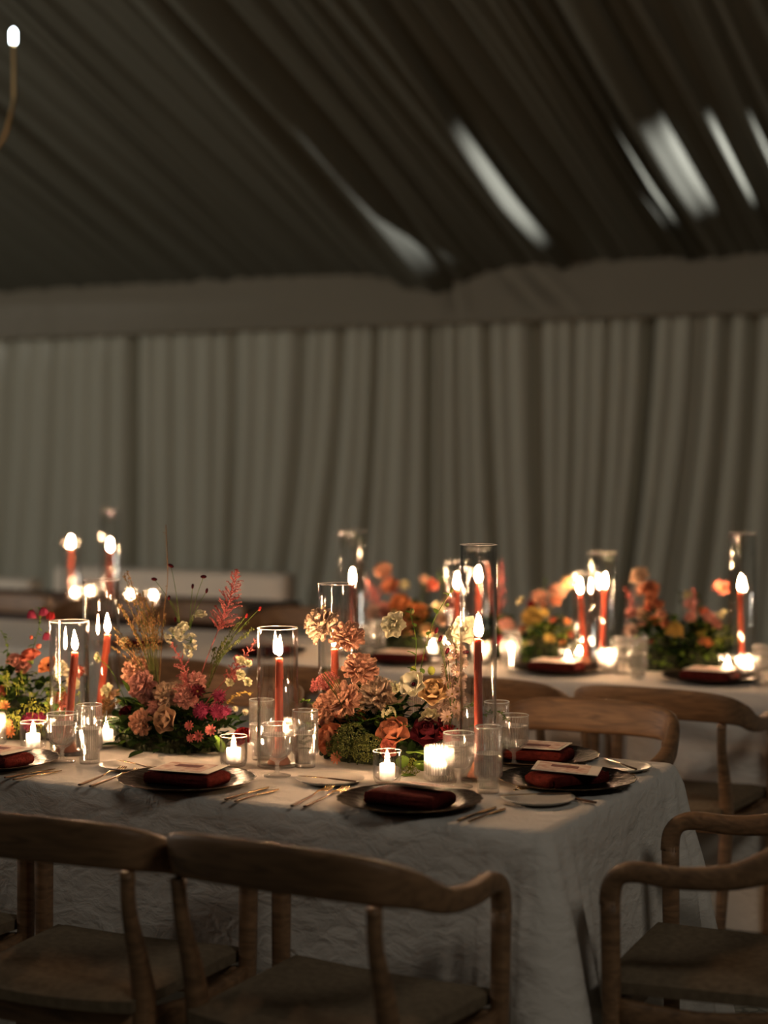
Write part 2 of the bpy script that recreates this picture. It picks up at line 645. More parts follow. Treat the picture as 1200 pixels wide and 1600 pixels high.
# ceiling liner: long folds running down the roof slope, pulled into gathers
ceil_x = [-12.0, -11.5, -11.1, -10.6, -10.3, -9.8, -9.35, -9.0, -8.55, -8.2, -7.85, -7.5, -7.28, -6.95, -6.66, -6.47, -6.28, -6.05, -5.86, -5.62, -5.43, -5.2, -4.94, -4.7,
          -4.52, -4.39, -4.24, -4.08, -3.87, -3.72, -3.55, -3.4, -3.34, -3.26, -3.19, -2.92, -2.81, -2.7, -2.58, -2.42, -2.27, -2.1, -1.9, -1.75, -1.6, -1.4, -1.2, -1.0, -0.7, -0.4, 0.0, 0.3, 0.8]
rows = []
cells = fold_cells(ceil_x, None, 9)
cell_amp = [0.012 + 0.028 * rnd.random() for _ in ceil_x]
cre_d = [rnd.choice([0.0, 0.0, 0.008, 0.02, 0.05]) for _ in ceil_x]
for i, x in enumerate(ceil_x):
    if x > -2.75:
        cell_amp[i] = 0.016 + 0.012 * rnd.random()
    for sx, a in ((-3.55, 0.03), (-3.4, 0.03), (-3.34, 0.10), (-3.26, 0.10), (-3.19, 0.105), (-2.92, 0.03), (-2.81, 0.065), (-2.7, 0.012), (-3.87, 0.055), (-4.24, 0.15), (-4.7, 0.02), (-4.52, 0.02), (-4.39, 0.03), (-5.86, 0.02), (-6.05, 0.02), (-6.28, 0.02), (-5.2, 0.11), (-5.43, 0.09), (-4.94, 0.05)):
        if abs(x - sx) < 1e-3:
            cell_amp[i] = a
NS = 40
for r in range(NS + 1):
    s_ = r / NS
    y = WALL_Y + 0.12 - (WALL_Y - 2.0) * s_ ** 1.25
    zb = EAVE_Z + SLOPE * (WALL_Y - y)
    d = (WALL_Y - y)
    row = []
    for (i, t) in cells:
        x0, x1 = ceil_x[i], ceil_x[i + 1]
        wv = 0.03 * sin(y * 0.9 + i * 1.7) * (0.3 + 0.7 * min(1, d / 3))
        x = x0 + (x1 - x0) * t + wv * (1 - 0)
        amp = cell_amp[i] * (0.35 + 0.65 * min(1.0, d / 1.1)) * (0.85 + 0.25 * sin(y * 1.3 + i))
        prof = sin(pi * t ** (0.72 if abs(x0 + 3.19) < 1e-3 else 1.0)) ** 0.55
        # asymmetric bulge: each fold leans over to the right
        cd_ = (cre_d[i] * (1 - t) ** 4 + cre_d[i + 1] * t ** 4) * (0.4 + 0.6 * min(1.0, d))
        z = zb + cd_ - amp * prof * (0.75 + 0.5 * t) - 0.012 * sin(2 * pi * t * 2 + i) * sin(pi * t)
        # the heavy gather near the eave
        g = math.exp(-((x + 5.08) / 0.34) ** 2) * math.exp(-(max(0, d - 0.15) / 0.9) ** 2)
        z -= 0.15 * g
        row.append((x, y, z))
    rows.append(row)
mb = MB()
mb.grid(rows)
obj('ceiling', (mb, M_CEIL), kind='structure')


# drape panels hanging in front of the wall
def px_to_x(px):
    return aty(px, 700, WALL_Y).x


cre_px = [(-60, 2), (-30, 1), (18, 3), (50, 1), (85, 2), (110, 1), (140, 1), (172, 2), (205, 4), (240, 1), (265, 2), (300, 1), (330, 2), (358, 3), (400, 1), (430, 1), (470, 3), (500, 1), (527, 3), (565, 1),
          (582, 3), (610, 1), (640, 2), (668, 4), (688, 2), (712, 2), (732, 1), (758, 3), (790, 1), (832, 4), (870, 1), (892, 2), (922, 1), (948, 2), (980, 1), (1010, 5), (1052, 1), (1086, 2), (1097, 2), (1135, 3), (1176, 3), (1215, 1), (1255, 2)]
cre = [(px_to_x(p), s) for p, s in cre_px]
x = cre[0][0]
left = []
while x > -12.3:
    x -= 0.09 + 0.14 * rnd.random()
    left.append((x, rnd.choice([1, 2, 3])))
right = []
x = cre[-1][0]
while x < 0.9:
    x += 0.07 + 0.1 * rnd.random()
    right.append((x, rnd.choice([1, 2, 3])))
cre = left[::-1] + cre + right
slant = [0.26 * noise.noise((c[0] * 0.75 + 4, 0, 0)) - 0.07 for c in cre]
breaks = [px_to_x(p) for p in (205, 668, 1010)]
ZT, ZB = 2.46, 0.01


def drape(i0, i1, label):
    mb = MB()
    rows = []
    NZ = 26
    for r in range(NZ + 1):
        z = ZT + (ZB - ZT) * r / NZ
        dn = (ZT - z) / 2.4
        row = []
        for i in range(i0, i1):
            for k in range(8 if i < i1 - 1 else 9):
                t = k / 8
                xa = cre[i][0] + slant[i] * dn * (0.4 + dn)
                xb = cre[i + 1][0] + slant[i + 1] * dn * (0.4 + dn)
                xx = xa + (xb - xa) * t
                st = cre[i][1] * (1 - t) + cre[i + 1][1] * t
                wdt = xb - xa
                amp = min(0.012 + 0.22 * wdt, 0.06)
                prof = sin(pi * t) ** 0.75
                dd = (0.0, 0.004, 0.03, 0.07, 0.11, 0.14)
                yy = WALL_Y + 0.055 - amp * prof * (0.7 + 0.6 * t) + dd[cre[i][1]] * (1 - t) ** 3.2 + dd[cre[i + 1][1]] * t ** 3.2
                yy -= 0.010 * noise.noise((xx * 9, z * 1.1, 0.5)) + 0.045 * noise.noise((xx * 1.6, z * 0.35, 3.3))
                row.append((xx, yy, z))
        rows.append(row)
    mb.grid(rows)
    o = obj('drape_panel', (mb, M_DRAPE))
    tag(o, label, 'curtain', None)


def idx(xv):
    return min(range(len(cre)), key=lambda i: abs(cre[i][0] - xv))


b = [0] + [idx(v) for v in breaks] + [len(cre) - 1]
labs = ['grey green floor-length drape hanging at the far left end of the tent wall',
        'pleated grey green drape in the left half of the wall, behind the white sofa',
        'wide grey green drape hanging right of the V-shaped fold, behind the tallest hurricane glass',
        'grey green drape right of the darkest vertical gap in the tent wall']
for k in range(4):
    drape(b[k], b[k + 1], labs[k])

# valance along the eave
mb = MB()
rows = []
nx = 360
for r in range(15):
    t = r / 14
    z = 2.78 + (2.375 - 2.78) * t
    row = []
    for j in range(nx + 1):
        x = -12.2 + 13.2 * j / nx
        pxx = (x + 6.0)
        yy = WALL_Y - 0.02 - 0.05 * t + 0.012 * noise.noise((x * 1.3, z * 2, 0)) + 0.004 * noise.noise((x * 6, z * 7, 5))
        # diagonal pull wrinkles either side of the heavy ceiling gather
        for (xa, sl, am) in ((-5.02, 0.42, 0.055), (-4.62, 1.05, 0.06), (-4.42, 1.10, 0.045)):
            cx = xa + sl * (2.75 - z)
            yy += am * math.exp(-((x - cx) / 0.035) ** 2) * sin(pi * min(1, t * 1.1)) - 0.6 * am * math.exp(-((x - cx - 0.07) / 0.04) ** 2) * sin(pi * min(1, t))
        zz = z
        if r == 14:
            zz += 0.008 * noise.noise((x * 2.0, 0, 9))
        row.append((x, yy, zz))
    rows.append(row)
# turned hem
rows.append([(p[0], p[1] + 0.02, p[2] + 0.004) for p in rows[-1]])
rows.append([(p[0], p[1] + 0.012, p[2] + 0.05) for p in rows[-1]])
mb.grid(rows)
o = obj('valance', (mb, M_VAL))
tag(o, 'long flat fabric valance along the tent eave above the drapes', 'valance')


# ------------------------------------------------------------------ tablecloths
def tablecloth(x0, x1, y0, y1, label, seed=0, H=0.75):
    mb = MB()
    R = 0.02
    ds = 0.018
    per = []           # (x, y, nx, ny, corner weight)
    cr = 0.03
    corners = [(x1 - cr, y0 + cr, -90), (x1 - cr, y1 - cr, 0), (x0 + cr, y1 - cr, 90), (x0 + cr, y0 + cr, 180)]
    sides = []
    for k in range(4):
        cx, cy_, a0 = corners[k]
        for a in range(0, 91, 10):
            an = radians(a0 + a)
            per.append((cx + cr * cos(an), cy_ + cr * sin(an), cos(an), sin(an)))
        nxc = corners[(k + 1) % 4]
        an = radians(a0 + 90)
        pa = Vector((cx + cr * cos(an), cy_ + cr * sin(an)))
        pb = Vector((nxc[0] + cr * cos(an), nxc[1] + cr * sin(an)))
        n = int((pb - pa).length / ds)
        for i in range(1, n):
            q = pa.lerp(pb, i / n)
            per.append((q.x, q.y, cos(an), sin(an)))
    cpts = [Vector((x0, y0)), Vector((x0, y1)), Vector((x1, y0)), Vector((x1, y1))]
    ring = []
    prof = [(-R, 0.0), (-R * 0.4, -0.0015), (0, -0.006), (R * 0.35, -R * 0.8)]
    nd = 26
    for (o_, dz) in prof:
        ring.append([(p[0] + p[2] * o_, p[1] + p[3] * o_, H + dz) for p in per])
    s_acc = 0
    ss = []
    for i, p in enumerate(per):
        if i:
            s_acc += sqrt((p[0] - per[i - 1][0]) ** 2 + (p[1] - per[i - 1][1]) ** 2)
        ss.append(s_acc)
    for r in range(1, nd + 1):
        z = (H - R) + (0.006 - (H - R)) * (r / nd)
        dn = (H - z) / H
        row = []
        for i, p in enumerate(per):
            q = Vector((p[0], p[1]))
            cdst = min((q - c).length for c in cpts)
            cw = math.exp(-(cdst / 0.17) ** 2)
            off = R * 0.4 + 0.035 * dn
            off += cw * (0.115 * dn ** 0.9)
            # pointed corner folds
            off += cw * 0.034 * dn ** 0.7 * sin(cdst * 74 + 1.0) * min(1, cdst / 0.02)
            fw_ = ss[i]
            off += (0.016 * dn ** 1.3) * noise.noise((fw_ * 4.2, seed, 0.3 * dn)) * 1.6
            off += 0.007 * noise.noise((fw_ * 9, z * 7, seed + 4))
            # a few broad soft folds
            off += 0.012 * dn * sin(fw_ * 7.3 + seed) * (1 - cw)
            row.append((p[0] + p[2] * off, p[1] + p[3] * off, z))
        ring.append(row)
    mb.grid(ring, True)
    # top: fan rows across
    n = len(per)
    top = ring[0]
    vs = [(x, y, H + 0.0) for x, y, z in top] + [((x0 + x1) / 2, (y0 + y1) / 2, H)]
    mb.add(vs, [(i, (i + 1) % n, n) for i in range(n)])
    o = obj('tablecloth', (mb, M_CLOTH))
    tag(o, label, 'tablecloth', None)
    return o


T1 = (-4.9, -1.262, 3.25, 4.14)
T2 = (-6.9, 0.6, 5.45, 6.34)
tablecloth(*T1, 'white linen cloth draped to the floor over the nearest long table', 1.0)
tablecloth(*T2, 'white linen cloth on the second long table, right behind the nearest one', 2.0)


# ------------------------------------------------------------------ chairs
def make_chair():
    root = thing('dining_chair', 'x', 'chair')
    # top rail sweeping from front leg over the back to the other front leg
    half = [(0.0, -0.235, 0.768), (0.08, -0.233, 0.768), (0.165, -0.224, 0.765), (0.222, -0.196, 0.756), (0.252, -0.13, 0.734), (0.262, -0.045, 0.700),
            (0.261, 0.06, 0.686), (0.258, 0.145, 0.690), (0.256, 0.182, 0.681), (0.255, 0.200, 0.657), (0.255, 0.204, 0.62)]
    hh = [0.098, 0.096, 0.092, 0.082, 0.066, 0.050, 0.042, 0.040, 0.038, 0.040, 0.040]
    ww = [0.020, 0.021, 0.024, 0.030, 0.036, 0.040, 0.040, 0.038, 0.036, 0.036, 0.036]
    ups_h = [(0, -0.25, 1)] * 3 + [(0.1, -0.2, 1)] * 2 + [(0, 0, 1)] * 2 + [(0, 0.15, 1), (0, 0.7, 0.7), (0, 1, 0.15), (0, 1, 0)]
    pts = [(-p[0], p[1], p[2]) for p in half[:0:-1]] + half
    hs = hh[:0:-1] + hh
    ws = ww[:0:-1] + ww
    ups = [(-u[0], u[1], u[2]) for u in ups_h[:0:-1]] + ups_h
    path = catmull(pts, 4)
    H_ = lerp_list(hs, 4)
    W_ = lerp_list(ws, 4)
    U_ = catmull(ups, 4)
    mb = MB()
    mb.sweep(path, U_, W_, H_, 16, pw=0.6)
    obj('back_rail', (mb, M_WOOD), root)
    for s in (-1, 1):
        mb = MB()      # front leg
        p = catmull([(s * 0.255, 0.203, 0.63), (s * 0.254, 0.200, 0.45), (s * 0.250, 0.196, 0.22), (s * 0.245, 0.192, 0.0)], 4)
        n = len(p)
        mb.sweep(p, [(0, 1, 0)] * n, [0.037 - 0.008 * i / n for i in range(n)], [0.039 - 0.008 * i / n for i in range(n)], 12, pw=0.65)
        obj('leg', (mb, M_WOOD), root)
        mb = MB()      # rear leg: S curve
        p = catmull([(s * 0.213, -0.205, 0.715), (s * 0.211, -0.197, 0.64), (s * 0.211, -0.165, 0.54), (s * 0.212, -0.145, 0.44), (s * 0.212, -0.160, 0.33), (s * 0.214, -0.205, 0.15), (s * 0.216, -0.235, 0.0)], 4)
        n = len(p)
        mb.sweep(p, [(0, 1, 0)] * n, lerp_list([0.026, 0.026, 0.034, 0.040, 0.038, 0.030, 0.026], 4), lerp_list([0.028, 0.028, 0.040, 0.048, 0.044, 0.034, 0.028], 4), 12, pw=0.65)
        obj('leg', (mb, M_WOOD), root)
    # seat pad, gently dished, front edge dipping
    mb = MB()
    top, bot = [], []
    N = 12
    for j in range(N + 1):
        v = -1 + 2 * j / N
        yy = v * 0.205 + 0.02
        hw = 0.208 + 0.026 * (v + 1) / 2
        rt, rb = [], []
        for i in range(N + 1):
            u = -1 + 2 * i / N
            e = max(abs(u), abs(v))
            ed = 0.014 * max(0, (e - 0.82) / 0.18) ** 2
            dish = -0.012 * (1 - u * u) * (1 - 0.3 * v * v)
            rt.append((u * hw, yy + 0.012 * (1 - u * u) * v, 0.475 + dish - ed))
            rb.append((u * hw * 0.99, yy + 0.012 * (1 - u * u) * v, 0.437 + dish * 0.7))
        top.append(rt)
        bot.append(rb)
    mb.grid(top)
    mb.grid([r[::-1] for r in bot])
    for a, b_ in ((top[0], bot[0]), (bot[-1], top[-1]), ([r[0] for r in bot], [r[0] for r in top]), ([r[-1] for r in top], [r[-1] for r in bot])):
        mb.grid([b_, a])
    obj('seat', (mb, M_SEAT), root)
    # seat rails
    mb = MB()
    for s in (-1, 1):
        mb.sweep(catmull([(s * 0.21, -0.15, 0.41), (s * 0.232, 0.03, 0.395), (s * 0.25, 0.19, 0.41)], 4), [(0, 0, 1)] * 9, [0.024] * 9, [0.05] * 9, 10)
    mb.sweep(catmull([(-0.25, 0.195, 0.405), (-0.12, 0.200, 0.388), (0, 0.202, 0.382), (0.12, 0.200, 0.388), (0.25, 0.195, 0.405)], 3), [(0, 0, 1)] * 13, [0.024] * 13, [0.055] * 13, 10)
    mb.sweep(catmull([(-0.208, -0.155, 0.41), (0, -0.165, 0.405), (0.208, -0.155, 0.41)], 3), [(0, 0, 1)] * 7, [0.024] * 7, [0.05] * 7, 10)
    obj('seat_frame', (mb, M_WOOD), root)
    return root


CH = [make_chair(), False]
chairs = [
    (-1.566, 2.925, radians(-4), 'wooden armchair in the centre foreground, its curved rail closest to the camera', 'chairs along the near side of the front table'),
    (-2.127, 2.925, radians(3), 'wooden armchair directly left of the closest one, cut by the left photo edge', 'chairs along the near side of the front table'),
    (-2.71, 2.93, radians(1), 'wooden armchair at the far left, only a post showing under its neighbour', 'chairs along the near side of the front table'),
    (-0.945, 3.53, radians(90 + 4), 'wooden armchair at the head of the front table, cropped by the right edge', None),
    (-1.655, 4.42, radians(180), 'wooden armchair across the front table with warm lit curved back, near its corner', 'chairs on the far side of the front table'),
    (-2.235, 4.42, radians(181), 'wooden armchair across the front table behind the central flowers', 'chairs on the far side of the front table'),
    (-2.82, 4.42, radians(179), 'wooden armchair across the front table seen between the flowers and the short hurricane', 'chairs on the far side of the front table'),
    (-1.60, 5.20, radians(-1), 'wooden armchair tucked at the second table, rightmost of its row, legs in view', 'chairs along the near side of the second table'),
    (-2.18, 5.20, radians(2), 'wooden armchair at the second table, just right of the tallest hurricane glass', 'chairs along the near side of the second table'),
    (-2.76, 5.20, radians(0), 'wooden armchair at the second table, seen behind the mauve flower spike', 'chairs along the near side of the second table'),
    (-3.34, 5.20, radians(1), 'wooden armchair at the second table, seen through the short hurricane glass', 'chairs along the near side of the second table'),
    (-4.33, 6.62, radians(180), 'dark chair back beyond the second table, behind the pink astilbe plume', 'chairs on the far side of the second table'),
    (-4.86, 6.64, radians(182), 'blurred chair back beyond the second table, behind the tall left hurricane glass', 'chairs on the far side of the second table'),
    (-5.42, 6.62, radians(178), 'blurred brown chair back at the left edge beyond the second table', 'chairs on the far side of the second table'),
    (-3.78, 6.62, radians(181), 'blurred chair back beyond the second table, just right of the short hurricane glass', 'chairs on the far side of the second table'),
    (-1.35, 6.66, radians(180), 'blurred wooden chair on the far side of the second table by the right edge', None),
]
for (x, y, a, lab, g) in chairs:
    place(CH, (x, y, 0), a, lab, 'chair', g)


# dark side table carrying the far left candles
def dark_table():
    root = thing('side_table', 'dark wooden table at the far left holding the two blurred candles', 'table', (-5.6, 7.42, 0))
    mb = MB()
    mb.sweep([(-1.25, 0, 0.73), (1.25, 0, 0.73)], [(0, 0, 1)] * 2, [0.72] * 2, [0.04] * 2, 24, pw=0.15)
    obj('tabletop', (mb, M_DARK, False), root)
    for sx in (-1, 1):
        for sy in (-1, 1):
            mb = MB()
            mb.sweep([(sx * 1.18, sy * 0.3, 0.71), (sx * 1.18, sy * 0.3, 0.0)], [(0, 1, 0)] * 2, [0.06] * 2, [0.06] * 2, 12, pw=0.3)
            obj('leg', (mb, M_DARK, False), root)
    mb = MB()
    for (c, d) in (((0, -0.3, 0.66), (2.3, 0.02, 0.1)), ((0, 0.3, 0.66), (2.3, 0.02, 0.1)), ((-1.18, 0, 0.66), (0.02, 0.56, 0.1)), ((1.18, 0, 0.66), (0.02, 0.56, 0.1))):
        mb.box(c, d)
    obj('apron', (mb, M_DARK, False), root)


dark_table()


# sofas by the wall
def make_sofa():
    root = thing('lounge_sofa', 'x', 'sofa')

    def pad(name, c, d, rr=0.03):
        mb = MB()
        rows = []
        hx, hy, hz = d[0] / 2, d[1] / 2, d[2] / 2
        for (k, z) in ((1, -hz), (0, -hz + rr), (0, hz - rr), (0.3, hz - rr * 0.3), (1, hz)):
            row = []
            for a in range(24):
                an = 2 * pi * (a + 0.5) / 24
                ca, sa = cos(an), sin(an)
                px = math.copysign(abs(ca) ** 0.22, ca) * (hx - rr * k)
                py = math.copysign(abs(sa) ** 0.22, sa) * (hy - rr * k)
                row.append((c[0] + px, c[1] + py, c[2] + z))
            rows.append(row)
        mb.grid(rows, True, cap=True)
        obj(name, (mb, M_SOFA), root)
    pad('base', (0, 0, 0.20), (1.7, 0.8, 0.2))
    pad('backrest', (0, 0.32, 0.45), (1.7, 0.18, 0.66))
    pad('armrest', (-0.78, -0.05, 0.38), (0.16, 0.75, 0.5))
    pad('armrest', (0.78, -0.05, 0.38), (0.16, 0.75, 0.5))
    pad('seat_cushion', (-0.35, -0.06, 0.37), (0.68, 0.6, 0.16), 0.04)
    pad('seat_cushion', (0.35, -0.06, 0.37), (0.68, 0.6, 0.16), 0.04)
    for sx in (-1, 1):
        for sy in (-1, 1):
            mb = MB()
            mb.lathe([(0.0, 0), (0.018, 0), (0.026, 0.11), (0.0, 0.11)], 12, c=(sx * 0.75, sy * 0.3, 0))
            obj('leg', (mb, M_WOOD), root)
    return root


SF = [make_sofa(), False]
place(SF, (-5.98, 8.75, 0), 0, 'pale upholstered sofa by the drapes, behind the dark burnet heads', 'sofa', 'pale sofas by the wall')
place(SF, (-7.75, 8.6, 0), radians(2), 'pale upholstered sofa by the drapes at the left edge', 'sofa', 'pale sofas by the wall', (1.0, 1.0, 0.9))


# ------------------------------------------------------------------ glassware
def lathe_obj(name, prof, mat, seg=48, ribs=0, ribamp=0.0, parent=None, ribrange=None):
    mb = MB()
    mb.lathe(prof, seg, ribs, ribamp, ribrange=ribrange)
    return obj(name, (mb, mat), parent)


def hurricane_mesh(r, h):
    mb = MB()
    t = 0.0028
    mb.lathe([(0.0, 0.0), (r * 0.96, 0.0), (r, 0.002), (r, h - 0.002)], 72)
    mb.lathe([(r, h - 0.002), (r + 0.0003, h - 0.0008), (r - t * 0.3, h), (r - t * 0.7, h), (r - t, h - 0.002)], 72, mi=1)
    mb.lathe([(r - t, h - 0.002), (r - t, 0.008), (r * 0.9, 0.006), (0.0, 0.006)], 72)
    return mb.mesh('hurricane_glass', [M_GLASS, M_LIP])


HM = {}


def hurricane(loc, r, h, label, group=None):
    k = (round(r, 4), round(h, 3))
    if k not in HM:
        HM[k] = hurricane_mesh(r, h)
    o = obj('hurricane_glass', HM[k], loc=loc)
    tag(o, label, 'hurricane glass', group)
    return o


def flame_mesh(h=0.052, r=0.0082):
    mb = MB()
    prof = [(0.0, 0.0), (r * 0.55, h * 0.06), (r * 0.9, h * 0.18), (r, h * 0.30), (r * 0.86, h * 0.46), (r * 0.6, h * 0.64), (r * 0.32, h * 0.82), (r * 0.1, h * 0.95), (0.0, h)]
    mb.lathe(prof, 10)
    return mb.mesh('flame', M_FLAME)


FLM = flame_mesh()
FLS = flame_mesh(0.024, 0.0058)
WICK = MB()
WICK.tube([(0, 0, -0.004), (0.0006, 0, 0.005), (0.0015, 0, 0.010)], 0.0009, 6)
WICKM = WICK.mesh('wick', M_WICK)


def taper_mesh(L):
    mb = MB()
    rb, rt_ = 0.0112, 0.0085
    prof = [(0.0, 0)] + [(rb + (rt_ - rb) * t, L * t) for t in (0.0, 0.2, 0.4, 0.6, 0.8, 0.93, 0.985)] + [(rt_ * 0.8, L * 0.998), (rt_ * 0.45, L - 0.0012), (0, L - 0.002)]
    mb.lathe(prof, 20)
    for k, (a, l) in enumerate(((0.6, 0.05), (2.9, 0.03), (4.4, 0.07))):
        p = [(rt_ * 0.96 * cos(a) * (1 + 0.05 * i), rt_ * 0.96 * sin(a) * (1 + 0.05 * i), L * 0.99 - l * i / 4) for i in range(5)]
        mb.tube(p, [0.0012, 0.0016, 0.0014, 0.0015, 0.0021], 6)
    return mb.mesh('taper_candle', M_WAX_R)


TM = {}


def taper(loc, L, lean, label, group=None):
    k = round(L, 3)
    if k not in TM:
        TM[k] = taper_mesh(L)
    root = obj('taper_candle', TM[k], loc=loc)
    root.rotation_euler = (lean[1], lean[0], 0)
    tag(root, label, 'candle', group)
    obj('wick', WICKM, root, (0, 0, L))
    f = obj('flame', FLM, root, (0.0005, 0, L + 0.004))
    f.rotation_euler = (-lean[1] + 0.05 * sin(loc[0] * 40), -lean[0] + 0.05 * cos(loc[1] * 50), 0)
    return root


def holder_mesh():
    mb = MB()
    mb.lathe([(0.0, 0.0), (0.028, 0.0), (0.0285, 0.003), (0.021, 0.016), (0.0155, 0.030), (0.0150, 0.036), (0.0122, 0.036), (0.0121, 0.020), (0, 0.020)], 32)
    return mb.mesh('candle_holder', M_TERRA)


HOLD = holder_mesh()


def hurricane_set(px, base_py, r, h, cl, lean, where, grp_t, z=0.75, off=(0, 0), p=None):
    c = p or atz(px, base_py, z + 0.001)
    hurricane((c.x, c.y, z + 0.001), r, h, where[0], grp_t and 'hurricane glasses on ' + grp_t)
    hx, hy = c.x + off[0], c.y + off[1]
    o = obj('candle_holder', HOLD, loc=(hx, hy, z + 0.0075))
    tag(o, where[1], 'candle holder', grp_t and 'clay candle holders on ' + grp_t)
    taper((hx, hy, z + 0.0285), cl, lean, where[2], grp_t and 'taper candles on ' + grp_t)


T1g, T2g, T3g = 'the front table', 'the second table', 'the dark side table'
hurricane_set(434, 1197, 0.0495, 0.335, 0.235, (0.0, 0.0),
              ('clear short hurricane glass cylinder left of the central flowers', 'terracotta cone candle holder under the stemmed glass left of the central flowers',
               'coral taper candle in the short hurricane glass left of the central flowers'), T1g, off=(0.004, 0.0))
hurricane_set(109, 1178, 0.049, 0.335, 0.232, (0.11, 0.0),
              ('shorter of the two leftmost hurricane glasses, in front', 'terracotta cone holder beside the left goblet stem', 'leaning coral taper in the shorter left hurricane glass'), T1g, off=(-0.008, 0.0))
hurricane_set(159, 1146, 0.049, 0.415, 0.245, (0.13, 0.0),
              ('taller of the two leftmost hurricane glasses, behind', 'terracotta holder inside the taller left hurricane glass', 'strongly leaning coral taper in the taller left hurricane glass'), T1g, off=(-0.008, -0.005))
hurricane_set(527, 1166, 0.049, 0.42, 0.225, (0.0, 0.0),
              ('tall hurricane glass standing behind the pale peach carnations', 'terracotta holder hidden behind the central arrangement', 'coral taper behind the two highest carnations'), T1g, off=(-0.008, 0.0))
hurricane_set(747, 1218, 0.0430, 0.545, 0.300, (-0.018, 0.0),
              ('tallest clear hurricane glass, right of the central flowers', 'terracotta cone holder in the tallest hurricane glass', 'tall coral taper in the tallest hurricane glass'), T1g, off=(0.002, 0.002))


# second and third table sets
def bgset(px, Y, r, h, cl, lean, labs_, g):
    p = aty(px, 900, Y)
    hurricane_set(px, 0, r, h, cl, lean, labs_, g, p=Vector((p.x, p.y, 0)))


bgset(551, 5.85, 0.047, 0.46, 0.235, (0, 0), ('blurred tall hurricane glass behind the highest peach carnations, second table', 'clay holder of the second table candle above the carnations',
      'blurred taper with a round glow above the peach carnations'), T2g)
bgset(714, 5.80, 0.047, 0.36, 0.235, (0, 0), ('blurred hurricane glass just left of the tallest one, second table', 'clay holder left of the tallest hurricane glass, second table',
      'blurred taper glowing just left of the tallest hurricane glass'), T2g)
bgset(748, 5.95, 0.047, 0.40, 0.25, (0, 0), ('blurred hurricane glass seen through the tallest one', 'clay holder seen through the tallest hurricane glass',
      'blurred taper seen through the tallest hurricane glass'), T2g)
bgset(915, 5.80, 0.043, 0.335, 0.232, (-0.09, 0), ('shorter of the paired hurricane glasses on the right of the second table', 'clay holder of the leaning taper on the second table',
      'leaning taper left in the blurred pair on the second table'), T2g)
bgset(941, 5.92, 0.050, 0.40, 0.245, (0.04, 0), ('wider taller hurricane glass of the blurred pair, second table', 'clay holder under the right candle of the blurred pair',
      'upright taper right in the blurred pair on the second table'), T2g)
bgset(1160, 5.90, 0.046, 0.48, 0.255, (-0.03, 0), ('tall blurred hurricane glass near the right edge, second table', 'clay cone holder near the right edge, second table',
      'blurred taper candle nearest the right edge'), T2g)
bgset(111, 7.25, 0.047, 0.30, 0.245, (0, 0), ('leftmost far hurricane glass in front of the drapes', 'clay holder of the leftmost far candle', 'leftmost blurred taper on the dark side table'), T3g)
bgset(172, 7.28, 0.047, 0.46, 0.235, (0, 0), ('taller far hurricane glass above the tall left one', 'clay holder of the right far left candle', 'right blurred taper on the dark side table'), T3g)

# votives: clear tumbler with a burning tealight
VM = MB()
VM.lathe([(0, 0), (0.022, 0.0), (0.028, 0.003), (0.0322, 0.014), (0.033, 0.03), (0.033, 0.074)], 48)
VM.lathe([(0.033, 0.074), (0.0331, 0.075), (0.0322, 0.0758), (0.0312, 0.075), (0.0312, 0.074)], 48, mi=1)
VM.lathe([(0.0312, 0.074), (0.031, 0.03), (0.0292, 0.016), (0.022, 0.009), (0, 0.0085)], 48)
VMESH = VM.mesh('votive_glass', [M_GLASS, M_LIP])
RV = MB()
RV.lathe([(0, 0), (0.030, 0.0), (0.0345, 0.004), (0.0345, 0.012), (0.0335, 0.016), (0.0335, 0.075), (0.0325, 0.080), (0.0310, 0.080), (0.0305, 0.075), (0.0305, 0.014), (0, 0.012)], 160, ribs=32, ribamp=0.0014, ribrange=(0.002, 0.077))
RVMESH = RV.mesh('ribbed_votive_glass', M_FROST)
TL = MB()
TL.lathe([(0, 0), (0.0172, 0.0), (0.0176, 0.001), (0.0176, 0.0355), (0.0168, 0.0365), (0.011, 0.0340), (0, 0.0325)], 28)
TLM = TL.mesh('tealight_candle', M_WAX_W)


def votive(loc, ribbed, lab1, lab2, g):
    o = obj('ribbed_votive' if ribbed else 'votive_glass', RVMESH if ribbed else VMESH, loc=loc)
    tag(o, lab1, 'votive glass', g and 'votive glasses on ' + g)
    t = obj('tealight_candle', TLM, loc=(loc[0], loc[1], loc[2] + (0.0125 if ribbed else 0.009)))
    tag(t, lab2, 'candle', g and 'tealights on ' + g)
    obj('wick', WICKM, t, (0, 0, 0.0325))
    obj('flame', FLS, t, (0, 0, 0.0345))


def vpx(px, py, ribbed, l1, l2, g=T1g):
    c = atz(px, py, 0.751)
    votive((c.x, c.y, 0.7512), ribbed, l1, l2, g)


vpx(605, 1224, False, 'clear votive glass in front of the central arrangement', 'white tealight in the votive in front of the central arrangement')
vpx(365, 1198, False, 'clear votive glass at the right foot of the left arrangement', 'white tealight at the right foot of the left arrangement')
vpx(52, 1174, False, 'clear votive glass at the left edge before the green umbels', 'white tealight in the leftmost clear votive')
vpx(686, 1219, True, 'fluted votive glass glowing beside the central arrangement', 'white tealight inside the fluted glowing votive')
vpx(-12, 1163, True, 'fluted votive glass cut off by the left edge', 'tealight in the fluted votive at the left edge')
vpx(443, 1172, True, 'fluted votive glass hidden behind the short hurricane glass', 'tealight glowing behind the short hurricane glass')
vpx(166, 1168, False, 'small votive glass between the left tumbler and dark leaves', 'tealight peeking between the left tumbler and dark leaves')


def vbg(px, Y, ribbed, l1, l2, g):
    p = aty(px, 900, Y)
    votive((p.x, p.y, 0.7512), ribbed, l1, l2, g)


